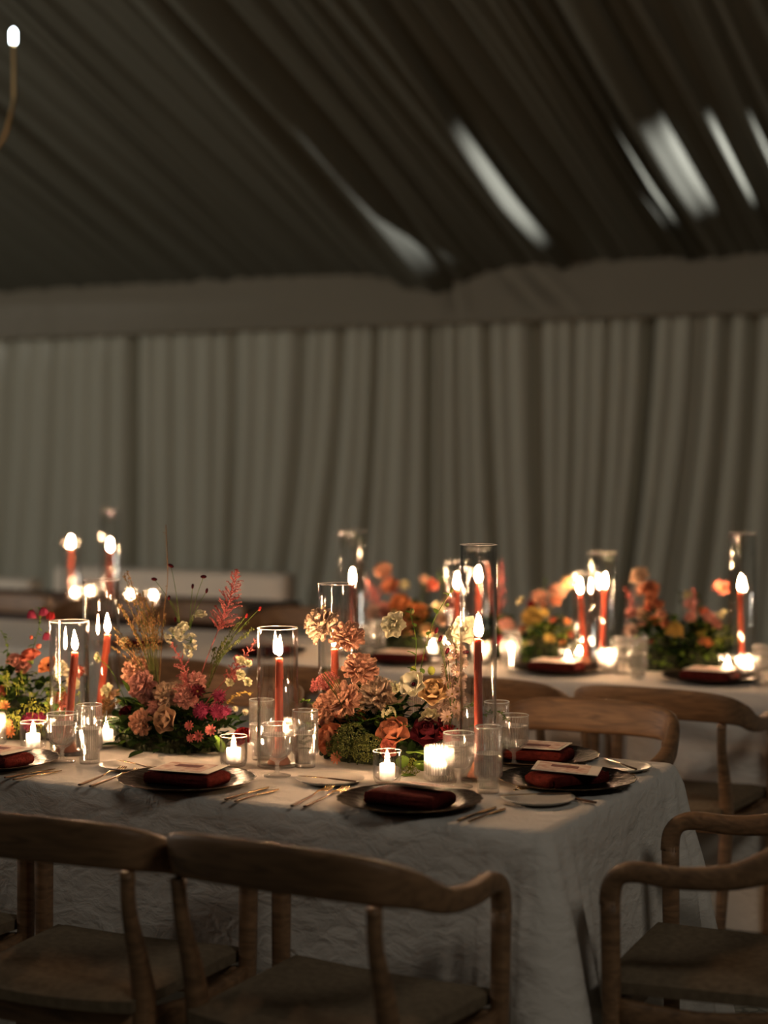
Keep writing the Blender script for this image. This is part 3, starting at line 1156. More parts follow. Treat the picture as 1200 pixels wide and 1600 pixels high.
for (px, Y, rb, a) in ((798, 5.80, True, 'left of the small yellow and peach arrangement'), (888, 5.68, False, 'left of the leaning taper'), (906, 5.86, False, 'directly behind the leaning taper'),
                       (952, 5.74, True, 'right of the blurred candle pair'), (1138, 5.74, False, 'left of the rightmost taper'), (1170, 5.78, True, 'right of the rightmost taper'),
                       (676, 5.80, False, 'under the burnet heads beside the orange blur'), (701, 5.95, False, 'just left of the tallest hurricane glass'), (536, 5.80, True, 'behind the peach carnations'),
                       (752, 5.75, True, 'seen through the tallest hurricane glass')):
    vbg(px, Y, rb, ('blurred fluted' if rb else 'blurred clear') + ' votive glass on the second table, ' + a, 'blurred tealight on the second table, ' + a, T2g)
for (px, Y, rb, a) in ((116, 7.16, False, 'below the leftmost taper'), (140, 7.22, True, 'between the two far left tapers'), (203, 7.18, False, 'behind the tip of the grass plume'), (240, 7.2, False, 'right of the grass plume tip')):
    vbg(px, Y, rb, 'far blurred votive glass ' + a, 'far blurred tealight ' + a, T3g)


# goblets and tumblers
def make_goblet():
    root = thing('ribbed_goblet', 'x', 'glass')
    out = [(0, 0), (0.032, 0.0), (0.0325, 0.0015), (0.020, 0.0045), (0.006, 0.008), (0.0045, 0.014), (0.0045, 0.028), (0.006, 0.034), (0.018, 0.0405), (0.029, 0.050), (0.0345, 0.062), (0.0362, 0.078), (0.0362, 0.122)]
    inn = [(0.0356, 0.1235), (0.0344, 0.122), (0.0342, 0.078), (0.0325, 0.064), (0.027, 0.053), (0.016, 0.045), (0, 0.043)]
    mb = MB()
    mb.lathe(out[:9], 48)
    obj('stem', (mb, M_CLEAR), root)
    mb = MB()
    mb.lathe(out[8:], 144, ribs=36, ribamp=0.0009, ribrange=(0.055, 0.117))
    mb.lathe([(0.0362, 0.122), (0.0364, 0.123), (0.0353, 0.1242), (0.0342, 0.123), (0.0344, 0.122)], 60, mi=1)
    mb.lathe(inn[1:], 144, ribs=36, ribamp=-0.0006, ribrange=(0.06, 0.117))
    obj('bowl', (mb, [M_RIB, M_LIP]), root)
    mb = MB()
    mb.lathe([(0, 0.0435), (0.0155, 0.0455), (0.0265, 0.0535), (0.032, 0.0645), (0.0337, 0.078), (0.0337, 0.097)], 48)
    mb.lathe([(0.0337, 0.097), (0.0336, 0.0985), (0.0325, 0.0976), (0, 0.0975)], 48, mi=1)
    obj('water', (mb, [M_WATER, M_SURF]), root)
    return root


def make_tumbler():
    root = thing('ribbed_tumbler', 'x', 'glass')
    out = [(0, 0), (0.0235, 0.0), (0.0245, 0.002), (0.0245, 0.030), (0.0255, 0.033), (0.0300, 0.036), (0.0312, 0.040), (0.0312, 0.147), (0.0305, 0.149), (0.0295, 0.147), (0.0293, 0.041), (0.022, 0.037), (0.021, 0.010), (0, 0.009)]
    mb = MB()
    mb.lathe(out, 144, ribs=36, ribamp=0.0009, ribrange=(0.038, 0.138))
    mb.lathe([(0.0312, 0.1465), (0.0314, 0.148), (0.0304, 0.1492), (0.0293, 0.148), (0.0295, 0.1465)], 60, mi=1)
    obj('body', (mb, [M_RIB, M_LIP]), root)
    mb = MB()
    mb.lathe([(0, 0.0095), (0.0205, 0.0105), (0.0215, 0.0375), (0.0288, 0.042), (0.0288, 0.088)], 48)
    mb.lathe([(0.0288, 0.088), (0.0287, 0.0895), (0.0276, 0.0886), (0, 0.0885)], 48, mi=1)
    obj('water', (mb, [M_WATER, M_SURF]), root)
    return root


GB = [make_goblet(), False]
TB = [make_tumbler(), False]


def gpx(box, px, py, lab, g, s=None):
    c = atz(px, py, 0.751)
    place(box, (c.x, c.y, 0.7505), random.Random(px).random() * 6, lab, 'glass', g, s)


gg, tg = 'ribbed goblets on the front table', 'ribbed tumblers on the front table'
gpx(GB, 433, 1212, 'stemmed ribbed goblet of water in front of the short hurricane glass', gg)
gpx(GB, 717, 1229, 'stemmed ribbed goblet beside the glowing fluted votive', gg)
gpx(GB, 803, 1196, 'empty looking ribbed goblet near the red napkins on the right', gg)
gpx(GB, 97, 1190, 'stemmed ribbed goblet at the left beside the leftmost clear votive', gg, (1.02, 1.02, 0.97))
gpx(TB, 477, 1198, 'ribbed water tumbler right of the short hurricane glass', tg, (1, 1, 0.93))
gpx(TB, 763, 1238, 'footed ribbed tumbler in front of the tallest hurricane glass', tg, (1, 1, 1.0))
gpx(TB, 140, 1192, 'ribbed tumbler of water between the left goblet and dark leaves', tg, (1, 1, 0.97))
gpx(TB, 409, 1186, 'tall ribbed tumbler just left of the short hurricane candle', tg, (1, 1, 1.0))
gpx(TB, 776, 1190, 'ribbed tumbler behind a green sprig, right of the tallest hurricane glass', tg, (1, 1, 1.0))
gpx(TB, 651, 1176, 'ribbed tumbler behind the ivory and apricot blooms', tg, (1, 1, 1.05))
gpx(GB, 727, 1178, 'ribbed goblet behind the pale mauve flower spike', gg)


def gbg(box, px, Y, lab, g, s=None):
    p = aty(px, 900, Y)
    place(box, (p.x, p.y, 0.7505), px * 1.0, lab, 'glass', g, s)


gbg(TB, 799, 5.64, 'blurred tall ribbed tumbler left of the peach and yellow flowers, second table', 'ribbed tumblers on the second table')
gbg(TB, 998, 5.62, 'blurred tall tumbler before the peach blooms, second table', 'ribbed tumblers on the second table')
gbg(TB, 904, 6.0, 'blurred tumbler behind the leaning taper, second table', 'ribbed tumblers on the second table')
gbg(GB, 975, 5.72, 'blurred goblet right of the candle pair, second table', 'ribbed goblets on the second table')
gbg(GB, 1193, 5.68, 'blurred goblet cut by the right edge, second table', 'ribbed goblets on the second table')
gbg(GB, 572, 5.70, 'blurred goblet behind the peach carnations, second table', 'ribbed goblets on the second table')
gbg(TB, 590, 5.75, 'blurred tumbler left of the orange blur, second table', 'ribbed tumblers on the second table')


# ------------------------------------------------------------------ plates, cutlery, napkins, cards
def make_charger():
    root = thing('charger_plate', 'x', 'plate')
    mb = MB()
    R = 0.160
    rows = []
    seg = 144
    prof = [(0, 0.004), (0.04, 0.0042), (0.095, 0.0045), (0.108, 0.007), (0.118, 0.0120), (0.130, 0.0135), (0.145, 0.0160), (0.155, 0.0180)]
    for (r, z) in prof:
        row = []
        for j in range(seg):
            a = 2 * pi * j / seg
            dz = 0
            rr = r
            if 0.125 < r < 0.150:
                dz = 0.0012 * sin(24 * a) * (1 if r < 0.14 else -0.8)
            if r >= 0.153:
                rr = r + 0.0015 * sin(24 * a)
            row.append((rr * cos(a), rr * sin(a), z + dz))
        rows.append(row)
    mb.grid(rows, True)
    mb.lathe([(0.155, 0.018), (0.150, 0.0150), (0.118, 0.0085), (0.100, 0.0005), (0.0, 0.0)], 72)
    obj('dish', (mb, M_CHARGER), root)
    mb = MB()
    ring = []
    for k in range(8):
        b_ = 2 * pi * k / 8
        row = []
        for j in range(seg):
            a = 2 * pi * j / seg
            rr = 0.1562 + 0.0015 * sin(24 * a) + 0.0008 * cos(b_)
            row.append((rr * cos(a), rr * sin(a), 0.0184 + 0.0008 * sin(b_)))
        ring.append(row)
    ring.append(ring[0])
    mb.grid(ring, True)
    obj('rim', (mb, M_RIM), root, label='thin worn gold rim')
    return root


CG = [make_charger(), False]
cgg = 'dark charger plates on the front table'
charger_pos = {}


def chg(key, px, py, lab, g=cgg):
    c = atz(px, py, 0.765)
    charger_pos[key] = c
    place(CG, (c.x, c.y, 0.7512), px * 0.7, lab, 'plate', g)


chg('C1', 640, 1249, 'dark charger plate nearest the front corner with a folded rust napkin, by the central votive')
chg('C2', 292, 1217, 'dark charger plate in front of the left arrangement')
chg('C0', -10, 1187, 'dark charger plate cut off by the left edge')
chg('CE', 886, 1217, 'dark charger plate with gold rim at the right head of the table')
chg('CF', 836, 1180, 'dark charger plate on the far side near the table end')
for k, (X, lab) in enumerate(((-1.62, 'blurred dark charger plate on the second table, nearest the right edge'), (-2.16, 'blurred dark charger plate on the second table right of the tallest hurricane glass'),
                              (-2.76, 'blurred dark charger plate on the second table behind the white blooms'), (-3.32, 'blurred dark charger plate on the second table behind the highest carnations'), (-3.90, 'blurred dark charger plate on the second table behind the astilbe plume'))):
    charger_pos['B%d' % k] = Vector((X, 5.66, 0.765))
    place(CG, (X, 5.66, 0.7512), k, lab, 'plate', 'dark charger plates on the second table')

BPb = MB()
BPb.lathe([(0, 0.003), (0.045, 0.0032), (0.058, 0.0055), (0.070, 0.0095), (0.0790, 0.0125), (0.0800, 0.0118), (0.0790, 0.0108), (0.060, 0.003), (0.045, 0.0), (0, 0)], 64)
BPM = BPb.mesh('bread_plate', M_PLATE)


def bplate(px, py, lab, g='bread plates on the front table'):
    c = atz(px, py, 0.760)
    o = obj('bread_plate', BPM, loc=(c.x, c.y, 0.7512))
    tag(o, lab, 'plate', g)
    return c


bplate(515, 1217, 'cream bread plate in front of the central moss with a knife across it')
bplate(206, 1195, 'cream bread plate in front of the dark leaves of the left arrangement')
bplate(841, 1247, 'cream bread plate nearest the right corner of the front table')
bplate(967, 1197, 'cream bread plate at the far right corner of the front table')


def make_fork():
    root = thing('dinner_fork', 'x', 'fork')
    mb = MB()
    p = catmull([(0, 0, 0.004), (0, 0.03, 0.0042), (0, 0.08, 0.005), (0, 0.105, 0.006)], 5)
    mb.sweep(p, [(0, 0, 1)] * len(p), lerp_list([0.0075, 0.0088, 0.0062, 0.0045], 5), lerp_list([0.0045, 0.005, 0.0042, 0.003], 5), 10, pw=0.8)
    obj('handle', (mb, M_HANDLE), root)
    mb = MB()
    p = catmull([(0, 0.102, 0.0058), (0, 0.130, 0.009), (0, 0.142, 0.0085), (0, 0.156, 0.006)], 5)
    mb.sweep(p, [(0, 0, 1)] * len(p), lerp_list([0.0044, 0.0050, 0.016, 0.021], 5), [0.002] * len(p), 10, pw=0.8)
    for i in range(4):
        x = -0.0084 + 0.0056 * i
        mb.tube(catmull([(x, 0.154, 0.006), (x, 0.170, 0.0045), (x * 0.95, 0.186, 0.006), (x * 0.92, 0.197, 0.009)], 3), 0.0013, 6)
    obj('tines', (mb, M_GOLD), root)
    return root


def make_knife():
    root = thing('dinner_knife', 'x', 'knife')
    mb = MB()
    p = catmull([(0, 0, 0.004), (0, 0.03, 0.0042), (0, 0.075, 0.0046), (0, 0.098, 0.0048)], 5)
    mb.sweep(p, [(0, 0, 1)] * len(p), lerp_list([0.0080, 0.0095, 0.0075, 0.006], 5), lerp_list([0.005, 0.0055, 0.005, 0.004], 5), 10, pw=0.8)
    obj('handle', (mb, M_HANDLE), root)
    mb = MB()
    p = catmull([(0, 0.096, 0.0048), (0.0005, 0.12, 0.0045), (0.0015, 0.16, 0.0035), (0.0005, 0.190, 0.003), (-0.003, 0.205, 0.003)], 5)
    mb.sweep(p, [(0, 0, 1)] * len(p), lerp_list([0.006, 0.013, 0.0165, 0.014, 0.003], 5), lerp_list([0.003, 0.0018, 0.0015, 0.0013, 0.001], 5), 10, pw=0.9)
    obj('blade', (mb, M_GOLD), root)
    return root


FK = [make_fork(), False]
KN = [make_knife(), False]
cut_n = [0]


def cutlery(kind, a, b_, lab, z=0.7512, tilt=0.0, size=None):
    pa, pb = atz(a[0], a[1], z + 0.003), atz(b_[0], b_[1], z + 0.003)
    d = pb - pa
    L = 0.197 if kind == 'fork' else 0.205
    s = d.length / L
    s = max(0.75, min(1.1, s)) if size is None else size
    o = place(FK if kind == 'fork' else KN, (pa.x, pa.y, z), atan2(d.y, d.x) - pi / 2, lab, kind if kind != 'butter' else 'knife',
              {'fork': 'bronze forks on the front table', 'knife': 'bronze knives on the front table', 'butter': 'butter knives lying on bread plates'}[kind], (s, s, s))
    if tilt:
        o.rotation_euler = (tilt, 0, o.rotation_euler.z)
    if kind == 'butter':
        o.name = 'butter_knife'
    return o


cutlery('knife', (716, 1282), (776, 1260), 'bronze knife closest to the front right charger, left one of its pair')
cutlery('knife', (733, 1283), (790, 1262), 'bronze knife right of the front charger, outer one of its pair')
cutlery('knife', (352, 1249), (421, 1229), 'bronze knife beside the left charger, inner one of its pair')
cutlery('knife', (367, 1252), (437, 1232), 'bronze knife beside the left charger, outer one of its pair')
cutlery('knife', (7, 1215), (84, 1201), 'bronze knife at the left edge below the goblet, inner one')
cutlery('knife', (20, 1218), (97, 1203), 'bronze knife at the left edge below the goblet, outer one')
cutlery('fork', (456, 1260), (524, 1228), 'gold tined fork left of the front charger, outer one')
cutlery('fork', (476, 1261), (547, 1230), 'gold tined fork left of the front charger, inner one under its rim')
cutlery('fork', (124, 1227), (193, 1202), 'gold tined fork left of the left charger, outer one')
cutlery('fork', (141, 1229), (215, 1205), 'gold tined fork left of the left charger, inner one')
cutlery('fork', (931, 1255), (786, 1229), 'fork at the table head with its dark handle by the right bread plate')
cutlery('fork', (905, 1248), (804, 1236), 'fork at the table head running under the right bread plate')
cutlery('knife', (988, 1217), (880, 1201), 'knife at the table head beyond the gold rimmed charger')
cutlery('fork', (934, 1184), (884, 1192), 'fork on the far side beside the far charger')
cutlery('butter', (556, 1221), (473, 1212), 'butter knife across the bread plate by the central moss', z=0.7640, size=0.75)
cutlery('butter', (240, 1200), (180, 1186), 'butter knife across the bread plate by the dark leaves', z=0.7640, size=0.75)
cutlery('butter', (893, 1240), (788, 1242), 'butter knife across the bread plate nearest the right corner', z=0.7640, size=0.78)
cutlery('butter', (994, 1202), (938, 1182), 'butter knife resting on the far corner bread plate', z=0.7640, size=0.78)


# napkin: folded bundle with rolled edges
def make_napkin():
    mb = MB()
    L, W, Hh = 0.168, 0.100, 0.029
    rows = []
    N = 22
    for i in range(N + 1):
        u = i / N
        x = -L / 2 + L * u
        e = min(u, 1 - u)
        k = 0.82 + 0.18 * min(1, (e / 0.08)) ** 0.5
        row = []
        # outline of the folded stack: three lobed layers on the long sides
        for j in range(48):
            a = 2 * pi * j / 48
            ca, sa = cos(a), sin(a)
            yy = math.copysign(abs(ca) ** 0.35, ca) * W / 2
            zz = math.copysign(abs(sa) ** 0.7, sa) * Hh / 2
            yy *= 1 - 0.045 * (0.5 + 0.5 * cos(zz / Hh * 2 * pi * 3)) * abs(ca) ** 2
            yy += 0.003 * sin(u * 5 + 1) + 0.002 * noise.noise((x * 20, zz * 80, 1))
            zz += 0.0015 * noise.noise((x * 18, yy * 18, 2))
            row.append((x + 0.003 * sin(yy * 40), yy, (zz + Hh / 2) * k))
        rows.append(row)
    mb.grid(rows, True, cap=True)
    # loose turned flap along the front
    rows = []
    for i in range(13):
        u = i / 12
        x = -L * 0.49 + L * 0.98 * u
        rows.append([(x, -W / 2 - 0.004 * sin(pi * t) + 0.002, Hh * (0.08 + 0.80 * t) + 0.002 * sin(u * 6)) for t in [k / 6 for k in range(7)]])
    mb.grid(rows)
    return obj('folded_napkin', (mb, M_NAPKIN))


NK = [make_napkin(), False]


def make_card():
    root = thing('menu_card', 'x', 'card')
    mb = MB()
    mb.box((0, 0, 0.0008), (0.150, 0.115, 0.0012))
    obj('sheet', (mb, M_CARD, False), root)
    mb = MB()
    mb.box((-0.008, 0, 0.0018), (0.118, 0.095, 0.0006))
    obj('printed_panel', (mb, M_CARDINK, False), root, label='mottled rose floral print')
    mb = MB()
    mb.box((-0.006, 0.012, 0.0024), (0.062, 0.026, 0.0006))
    obj('title_band', (mb, M_STRIP, False), root, label='dark burgundy title band')
    return root


CD = [make_card(), False]


def setting(key, rz, lab_n, lab_c, gn, gc, coff=(0, 0.01), crz=0.0, ctilt=(0.0, 0.0)):
    c = charger_pos[key]
    place(NK, (c.x, c.y, 0.7562), rz, lab_n, 'napkin', gn)
    o = place(CD, (c.x + coff[0], c.y + coff[1], 0.7562 + 0.0325), rz + crz, lab_c, 'menu card', gc)
    o.rotation_euler = (ctilt[0], ctilt[1], rz + crz)


ng, mg = 'rust napkins on the front table', 'menu cards on the front table'
setting('C1', radians(-3), 'rust red folded napkin on the front charger closest to the camera', 'menu card lying on the closest napkin, seen edge-on', ng, mg, (0.015, 0.048), radians(-3), (-0.17, 0.0))
setting('C2', radians(2), 'rust napkin on the charger before the left arrangement', 'menu card with reddish print on the left napkin', ng, mg, (0.0, 0.01), radians(4))
setting('C0', radians(-4), 'rust napkin with a rolled end at the left edge', 'menu card on the napkin at the left edge', ng, mg)
setting('CE', radians(62), 'rust napkin on the gold rimmed charger at the table head', 'floral menu card with dark title band at the table head', ng, mg, (0, 0.0), radians(-62 + 14), (0.0, 0.06))
setting('CF', radians(185), 'bright rust napkin on the far side charger', 'menu card on the far side napkin', ng, mg)
for k, a in enumerate(('nearest the right edge', 'right of the tallest hurricane glass', 'behind the white blooms', 'behind the highest carnations', 'behind the astilbe plume')):
    setting('B%d' % k, radians(k * 3 - 3), 'blurred rust napkin on the second table ' + a, 'blurred menu card on the second table ' + a, 'rust napkins on the second table', 'menu cards on the second table')


# ------------------------------------------------------------------ flowers
def petal(mb, base, yaw, elev, L, W, curl=0.3, ruffle=0.0, cup=0.2, ph=0.0, nu=6, nv=5, tipw=1.0, freq=3.0, mi=0, jag=0.0):
    """petal grid growing out from base; elev = angle above horizontal at root, curl bends it (negative outwards)"""
    rows = []
    cy_, sy_ = cos(yaw), sin(yaw)
    x, z = 0.0, 0.0
    e = elev
    for i in range(nv + 1):
        v = i / nv
        if i:
            e = elev + curl * v
            x += cos(e) * L / nv
            z += sin(e) * L / nv
        wd = W * (max(0.04, sin(pi * min(0.99, 0.12 + 0.62 * v * tipw))) ** 0.8) / 2
        if v > 0.85:
            wd *= 0.9
        row = []
        for j in range(nu + 1):
            u = -1 + 2 * j / nu
            s_ = u * wd
            rf = ruffle * v * v * sin(u * freq * pi + ph) * L * 0.22
            cu = cup * (u * u) * W * 0.35
            nx_, nz_ = -sin(e), cos(e)
            lx = x + nx_ * (rf + cu) - (abs(u) ** 2.5) * L * 0.12 * v
            lz = z + nz_ * (rf + cu)
            if jag and i == nv:
                jj = jag * L * (1 if j % 2 else -1)
                lx += cos(e) * jj
                lz += sin(e) * jj
            row.append((base[0] + lx * cy_ - s_ * sy_, base[1] + lx * sy_ + s_ * cy_, base[2] + lz))
        rows.append(row)
    mb.grid(rows, mi=mi)


def bloom_mesh(kind, mat, seed):
    r_ = random.Random(seed)
    mb = MB()
    R = 1.0   # unit radius, scaled on placement
    mats = [mat, M_STEM]
    if kind == 'carnation':
        for l, (n, e, L, W) in enumerate(((9, 0.0, 1.0, 0.62), (9, 0.30, 1.0, 0.60), (9, 0.62, 0.97, 0.58), (8, 0.92, 0.95, 0.54), (7, 1.18, 0.93, 0.48), (4, 1.42, 0.90, 0.42))):
            for k in range(n):
                petal(mb, (0, 0, -0.35), 2 * pi * k / n + l * 0.5 + r_.uniform(-.15, .15), e + r_.uniform(-.12, .12), L * r_.uniform(.88, 1.08), W, -0.2, 0.55, 0.1, r_.uniform(0, 6), 14, 6, 1.2, 3.6, jag=0.05)
        mb.lathe([(0.0, -0.95), (0.10, -0.9), (0.16, -0.7), (0.20, -0.45), (0.30, -0.30), (0, -0.25)], 10, mi=1)
    elif kind == 'rose':
        for l, (n, e, L, W, c) in enumerate(((5, 0.30, 1.0, 1.15, 0.2), (5, 0.65, 0.96, 1.05, 0.6), (5, 0.92, 0.92, 0.90, 0.7), (5, 1.12, 0.88, 0.72, 0.75), (4, 1.28, 0.84, 0.54, 0.7), (3, 1.45, 0.80, 0.36, 0.4))):
            for k in range(n):
                petal(mb, (0, 0, -0.4), 2 * pi * k / n + l * 0.63, e, L, W, c * 0.6, 0.12, 0.55, r_.uniform(0, 6), 7, 6, 1.15, 1.0)
        mb.lathe([(0.0, -0.85), (0.14, -0.75), (0.20, -0.5), (0, -0.35)], 10, mi=1)
    elif kind == 'open':       # anemone / cosmos like, dark heart
        for l, (n, e, L, W) in enumerate(((6, 0.12, 1.0, 0.95), (6, 0.38, 0.88, 0.85))):
            for k in range(n):
                petal(mb, (0, 0, 0), 2 * pi * k / n + l * 0.52, e + r_.uniform(-.08, .12), L * r_.uniform(.9, 1.1), W, 0.25, 0.25, 0.35, r_.uniform(0, 6), 6, 5, 1.1, 1.5)
        mats = [mat, PET['burg']]
        mb.ball((0, 0, 0.14), 0.15, 8, 5, 1)
        for k in range(14):
            a = 2 * pi * k / 14
            mb.ball((0.25 * cos(a), 0.25 * sin(a), 0.17), 0.03, 4, 3, 1)
    elif kind == 'double':     # loose double white bloom
        for l, (n, e, L, W) in enumerate(((6, -0.1, 1.0, 0.9), (6, 0.3, 0.9, 0.8), (5, 0.75, 0.75, 0.7), (4, 1.2, 0.6, 0.5))):
            for k in range(n):
                petal(mb, (0, 0, 0), 2 * pi * k / n + l * 0.52, e + r_.uniform(-.15, .15), L * r_.uniform(.85, 1.12), W, 0.3, 0.35, 0.3, r_.uniform(0, 6), 7, 5, 1.15, 1.7)
    elif kind == 'star':       # narrow petalled
        for l in range(2):
            for k in range(9):
                petal(mb, (0, 0, 0), 2 * pi * k / 9 + l * 0.35, 0.35 + 0.35 * l, 1.0, 0.30, -0.1, 0.05, 0.2, 0, 3, 4, 1.0)
        mb.ball((0, 0, 0.1), 0.14, 6, 4, 1)
        mats = [mat, PET['yellow']]
    elif kind == 'bell':       # drooping fritillaria
        for k in range(6):
            petal(mb, (0, 0, 0), 2 * pi * k / 6, -0.45, 1.3, 0.62, -1.0, 0.05, 0.4, 0, 4, 5, 0.9)
        mb.ball((0, 0, 0.02), 0.16, 6, 4, 1)
    elif kind == 'bud':
        mb.ball((0, 0, 0), 0.75, 8, 6, 0, 1.25)
        for k in range(5):
            petal(mb, (0, 0, -0.85), 2 * pi * k / 5, 0.5, 0.9, 0.4, 0.9, 0, 0.2, 0, 3, 4, 1.0, mi=1)
    elif kind == 'pincushion':
        mb.ball((0, 0, 0), 0.72, 10, 7, 0, 0.8)
        for k in range(90):
            a, b_ = r_.uniform(0, 2 * pi), math.acos(r_.uniform(-0.2, 1))
            d = Vector((sin(b_) * cos(a), sin(b_) * sin(a), cos(b_) * 0.8))
            mb.tube([d * 0.65, d * 1.0], [0.05, 0.03], 4)
            mb.ball(d * 1.02, 0.065, 4, 3)
    elif kind == 'dome':       # viburnum / sedum: dome of tiny beads
        for k in range(520):
            a, b_ = r_.uniform(0, 2 * pi), math.acos(r_.uniform(0.02, 1))
            rr = r_.uniform(0.86, 1.04) * (1 + 0.10 * sin(5 * a + 2) * sin(3 * b_))
            p = Vector((sin(b_) * cos(a), sin(b_) * sin(a), cos(b_) * 0.75)) * rr
            mb.ball(p, r_.uniform(0.035, 0.058), 5, 3)
        for k in range(26):
            a, b_ = 2 * pi * k / 26, r_.uniform(0.2, 1.4)
            d = Vector((sin(b_) * cos(a), sin(b_) * sin(a), cos(b_) * 0.75))
            mb.tube([(0, 0, -0.5), d * 0.5, d * 0.9], 0.022, 4, 0)
    elif kind == 'cluster':    # head of little star florets
        for k in range(13):
            a, b_ = r_.uniform(0, 2 * pi), math.acos(r_.uniform(0.0, 1))
            d = Vector((sin(b_) * cos(a), sin(b_) * sin(a), cos(b_) * 0.8))
            c = d * 0.72
            mb.tube([(0, 0, -0.4), c], 0.03, 4, 1)
            q = Vector((0, 0, 1)).rotation_difference(d)
            tmp = MB()
            for j in range(6):
                petal(tmp, (0, 0, 0), 2 * pi * j / 6, 0.5, 0.42, 0.22, 0.1, 0, 0.2, 0, 2, 3, 1.0)
            mb.add([q @ Vector(v) + c for v in tmp.v], tmp.f, 0)
    return mb.mesh(kind, mats)


BM = {}


def bmesh_for(kind, col, seed):
    k = (kind, col, seed % 2)
    if k not in BM:
        BM[k] = bloom_mesh(kind, PET[col], seed % 2 * 31 + hash_(kind + col))
    return BM[k]


def hash_(s):
    h = 7
    for ch in s:
        h = (h * 31 + ord(ch)) % 10007
    return h


NAME = {'carnation': 'carnation', 'rose': 'rose', 'open': 'anemone', 'double': 'ivory_bloom', 'star': 'daisy', 'bell': 'fritillaria', 'bud': 'flower_bud', 'pincushion': 'pincushion_flower', 'dome': 'berry_cluster',
        'cluster': 'floret_cluster'}


class Arr:
    def __init__(s, loc, rx, ry, h, label, seed, group, leaves=420, bright=0.25, droop=True):
        s.c = Vector(loc)
        s.rx, s.ry, s.h = rx, ry, h
        s.r = random.Random(seed)
        s.root = thing('flower_arrangement', label, 'flowers', loc, 0, group)
        r_ = s.r
        mb = MB()      # mossy core
        rows = []
        for i in range(9):
            a = pi / 2 * i / 8
            row = []
            for j in range(36):
                b_ = 2 * pi * j / 36
                k = 0.62 * (1 + 0.10 * noise.noise((3 * cos(b_) + seed, 3 * sin(b_), a * 3)))
                row.append((rx * cos(a) * cos(b_) * (k + 0.08), ry * cos(a) * sin(b_) * (k + 0.08), h * sin(a) * k * 1.05))
            rows.append(row)
        mb.grid(rows, True)
        for k in range(300):     # moss tufts
            b_, a = r_.uniform(0, 2 * pi), r_.uniform(0, 0.9)
            p = Vector((rx * 0.72 * cos(a) * cos(b_), ry * 0.72 * cos(a) * sin(b_), h * 0.62 * sin(a) + 0.002))
            p.z = max(p.z, 0.005)
            mb.ball(p, r_.uniform(0.004, 0.010), 5, 3)
        obj('moss_base', (mb, M_MOSS), s.root)
        for (nm, mt, n, sc) in (('foliage', M_LEAF, int(leaves * (1 - bright)), 1.0), ('light_foliage', M_LEAF2, int(leaves * bright), 0.72)):
            mb = MB()
            for k in range(n):
                b_ = r_.uniform(0, 2 * pi)
                a = r_.uniform(0.0, 1.45)
                rr = r_.uniform(0.55, 0.98)
                p = Vector((rx * cos(a) * cos(b_) * rr, ry * cos(a) * sin(b_) * rr, h * sin(a) * rr * 1.05 + 0.012))
                L = r_.uniform(0.022, 0.055) * sc
                outv = Vector((p.x / rx, p.y / ry, 0.6 * p.z / h + r_.uniform(-0.35, 0.5)))
                yaw = atan2(outv.y, outv.x) + r_.uniform(-0.8, 0.8)
                el = r_.uniform(-0.15, 1.1)
                b0 = len(mb.v)
                petal(mb, (0, 0, 0), yaw, el, L, L * r_.uniform(0.45, 0.7), -r_.uniform(0.2, 0.9), 0.08, 0.25, 0, 3, 4, 1.45)
                for q in range(b0, len(mb.v)):
                    v = mb.v[q]
                    mb.v[q] = (v[0] + p.x, v[1] + p.y, max(0.003, v[2] + p.z))
            obj(nm, (mb, mt), s.root)

    def w(s, px, py, dy):
        return aty(px, py, s.c.y + dy) - s.c

    def root_pt(s, p):
        return Vector((p.x * 0.35, max(-s.ry * .5, min(s.ry * .5, p.y * 0.4)), s.h * 0.25))

    def stem(s, parent, pin, p, bend=0.0, rad=0.0018, start=None, mat=None, name='stem'):
        st = start if start is not None else s.root_pt(p)
        mid = st.lerp(p, 0.55) + Vector((bend, 0, 0.0)) + Vector(((p.x - st.x) * -0.12, 0, 0))
        mb = MB()
        mb.tube(catmull([st, mid, p], 7), rad, 5)
        o = obj(name, (mb, mat or M_STEM), parent)
        if pin is not None:
            o.matrix_parent_inverse = pin.inverted()
        return o

    def flower(s, px, py, rpx, kind, col, dy=0.0, face=None, bend=0.0, seed=0, stem=True, tags=None, start=None):
        p = s.w(px, py, dy)
        depth = (p + s.c - CAM).dot(FW)
        R = rpx * depth / F_PX * {'carnation': 1.14, 'rose': 1.22, 'double': 1.22, 'star': 1.15, 'open': 1.1, 'cluster': 1.25}.get(kind, 1.0)
        if kind == 'dome':
            p.z = max(p.z, R * 0.35)
        f = Vector(face) if face else Vector((p.x * 1.5 + 0.35 * s.rx + s.r.uniform(-.1, .1) * .5, -0.22, 0.22 + s.r.uniform(-0.06, 0.06)))
        q = Vector((0, 0, 1)).rotation_difference(f.normalized())
        o = obj(NAME[kind], bmesh_for(kind, col, seed + px), s.root)
        o.matrix_local = Matrix.Translation(p) @ q.to_matrix().to_4x4() @ Matrix.Rotation(s.r.uniform(0, 6), 4, 'Z') @ Matrix.Scale(R, 4)
        pin = o.matrix_local.copy()
        if stem:
            s.stem(o, pin, p - f.normalized() * R * 0.35, bend, start=start)
        return o

    def burnet(s, px, py, dy, start_px, tilt=0.0, r=0.0042, col='burg'):
        p = s.w(px, py, dy)
        mb = MB()
        mb.ball((0, 0, 0), r, 8, 6, 0, 1.9, axis=(cos(tilt), 0.1, sin(tilt)))
        o = obj('burnet_head', (mb, PET[col]), s.root, tuple(p))
        st = s.w(*start_px, dy) if start_px else None
        s.stem(o, Matrix.Translation(p), p, 0.0, 0.0007, start=st)
        return o

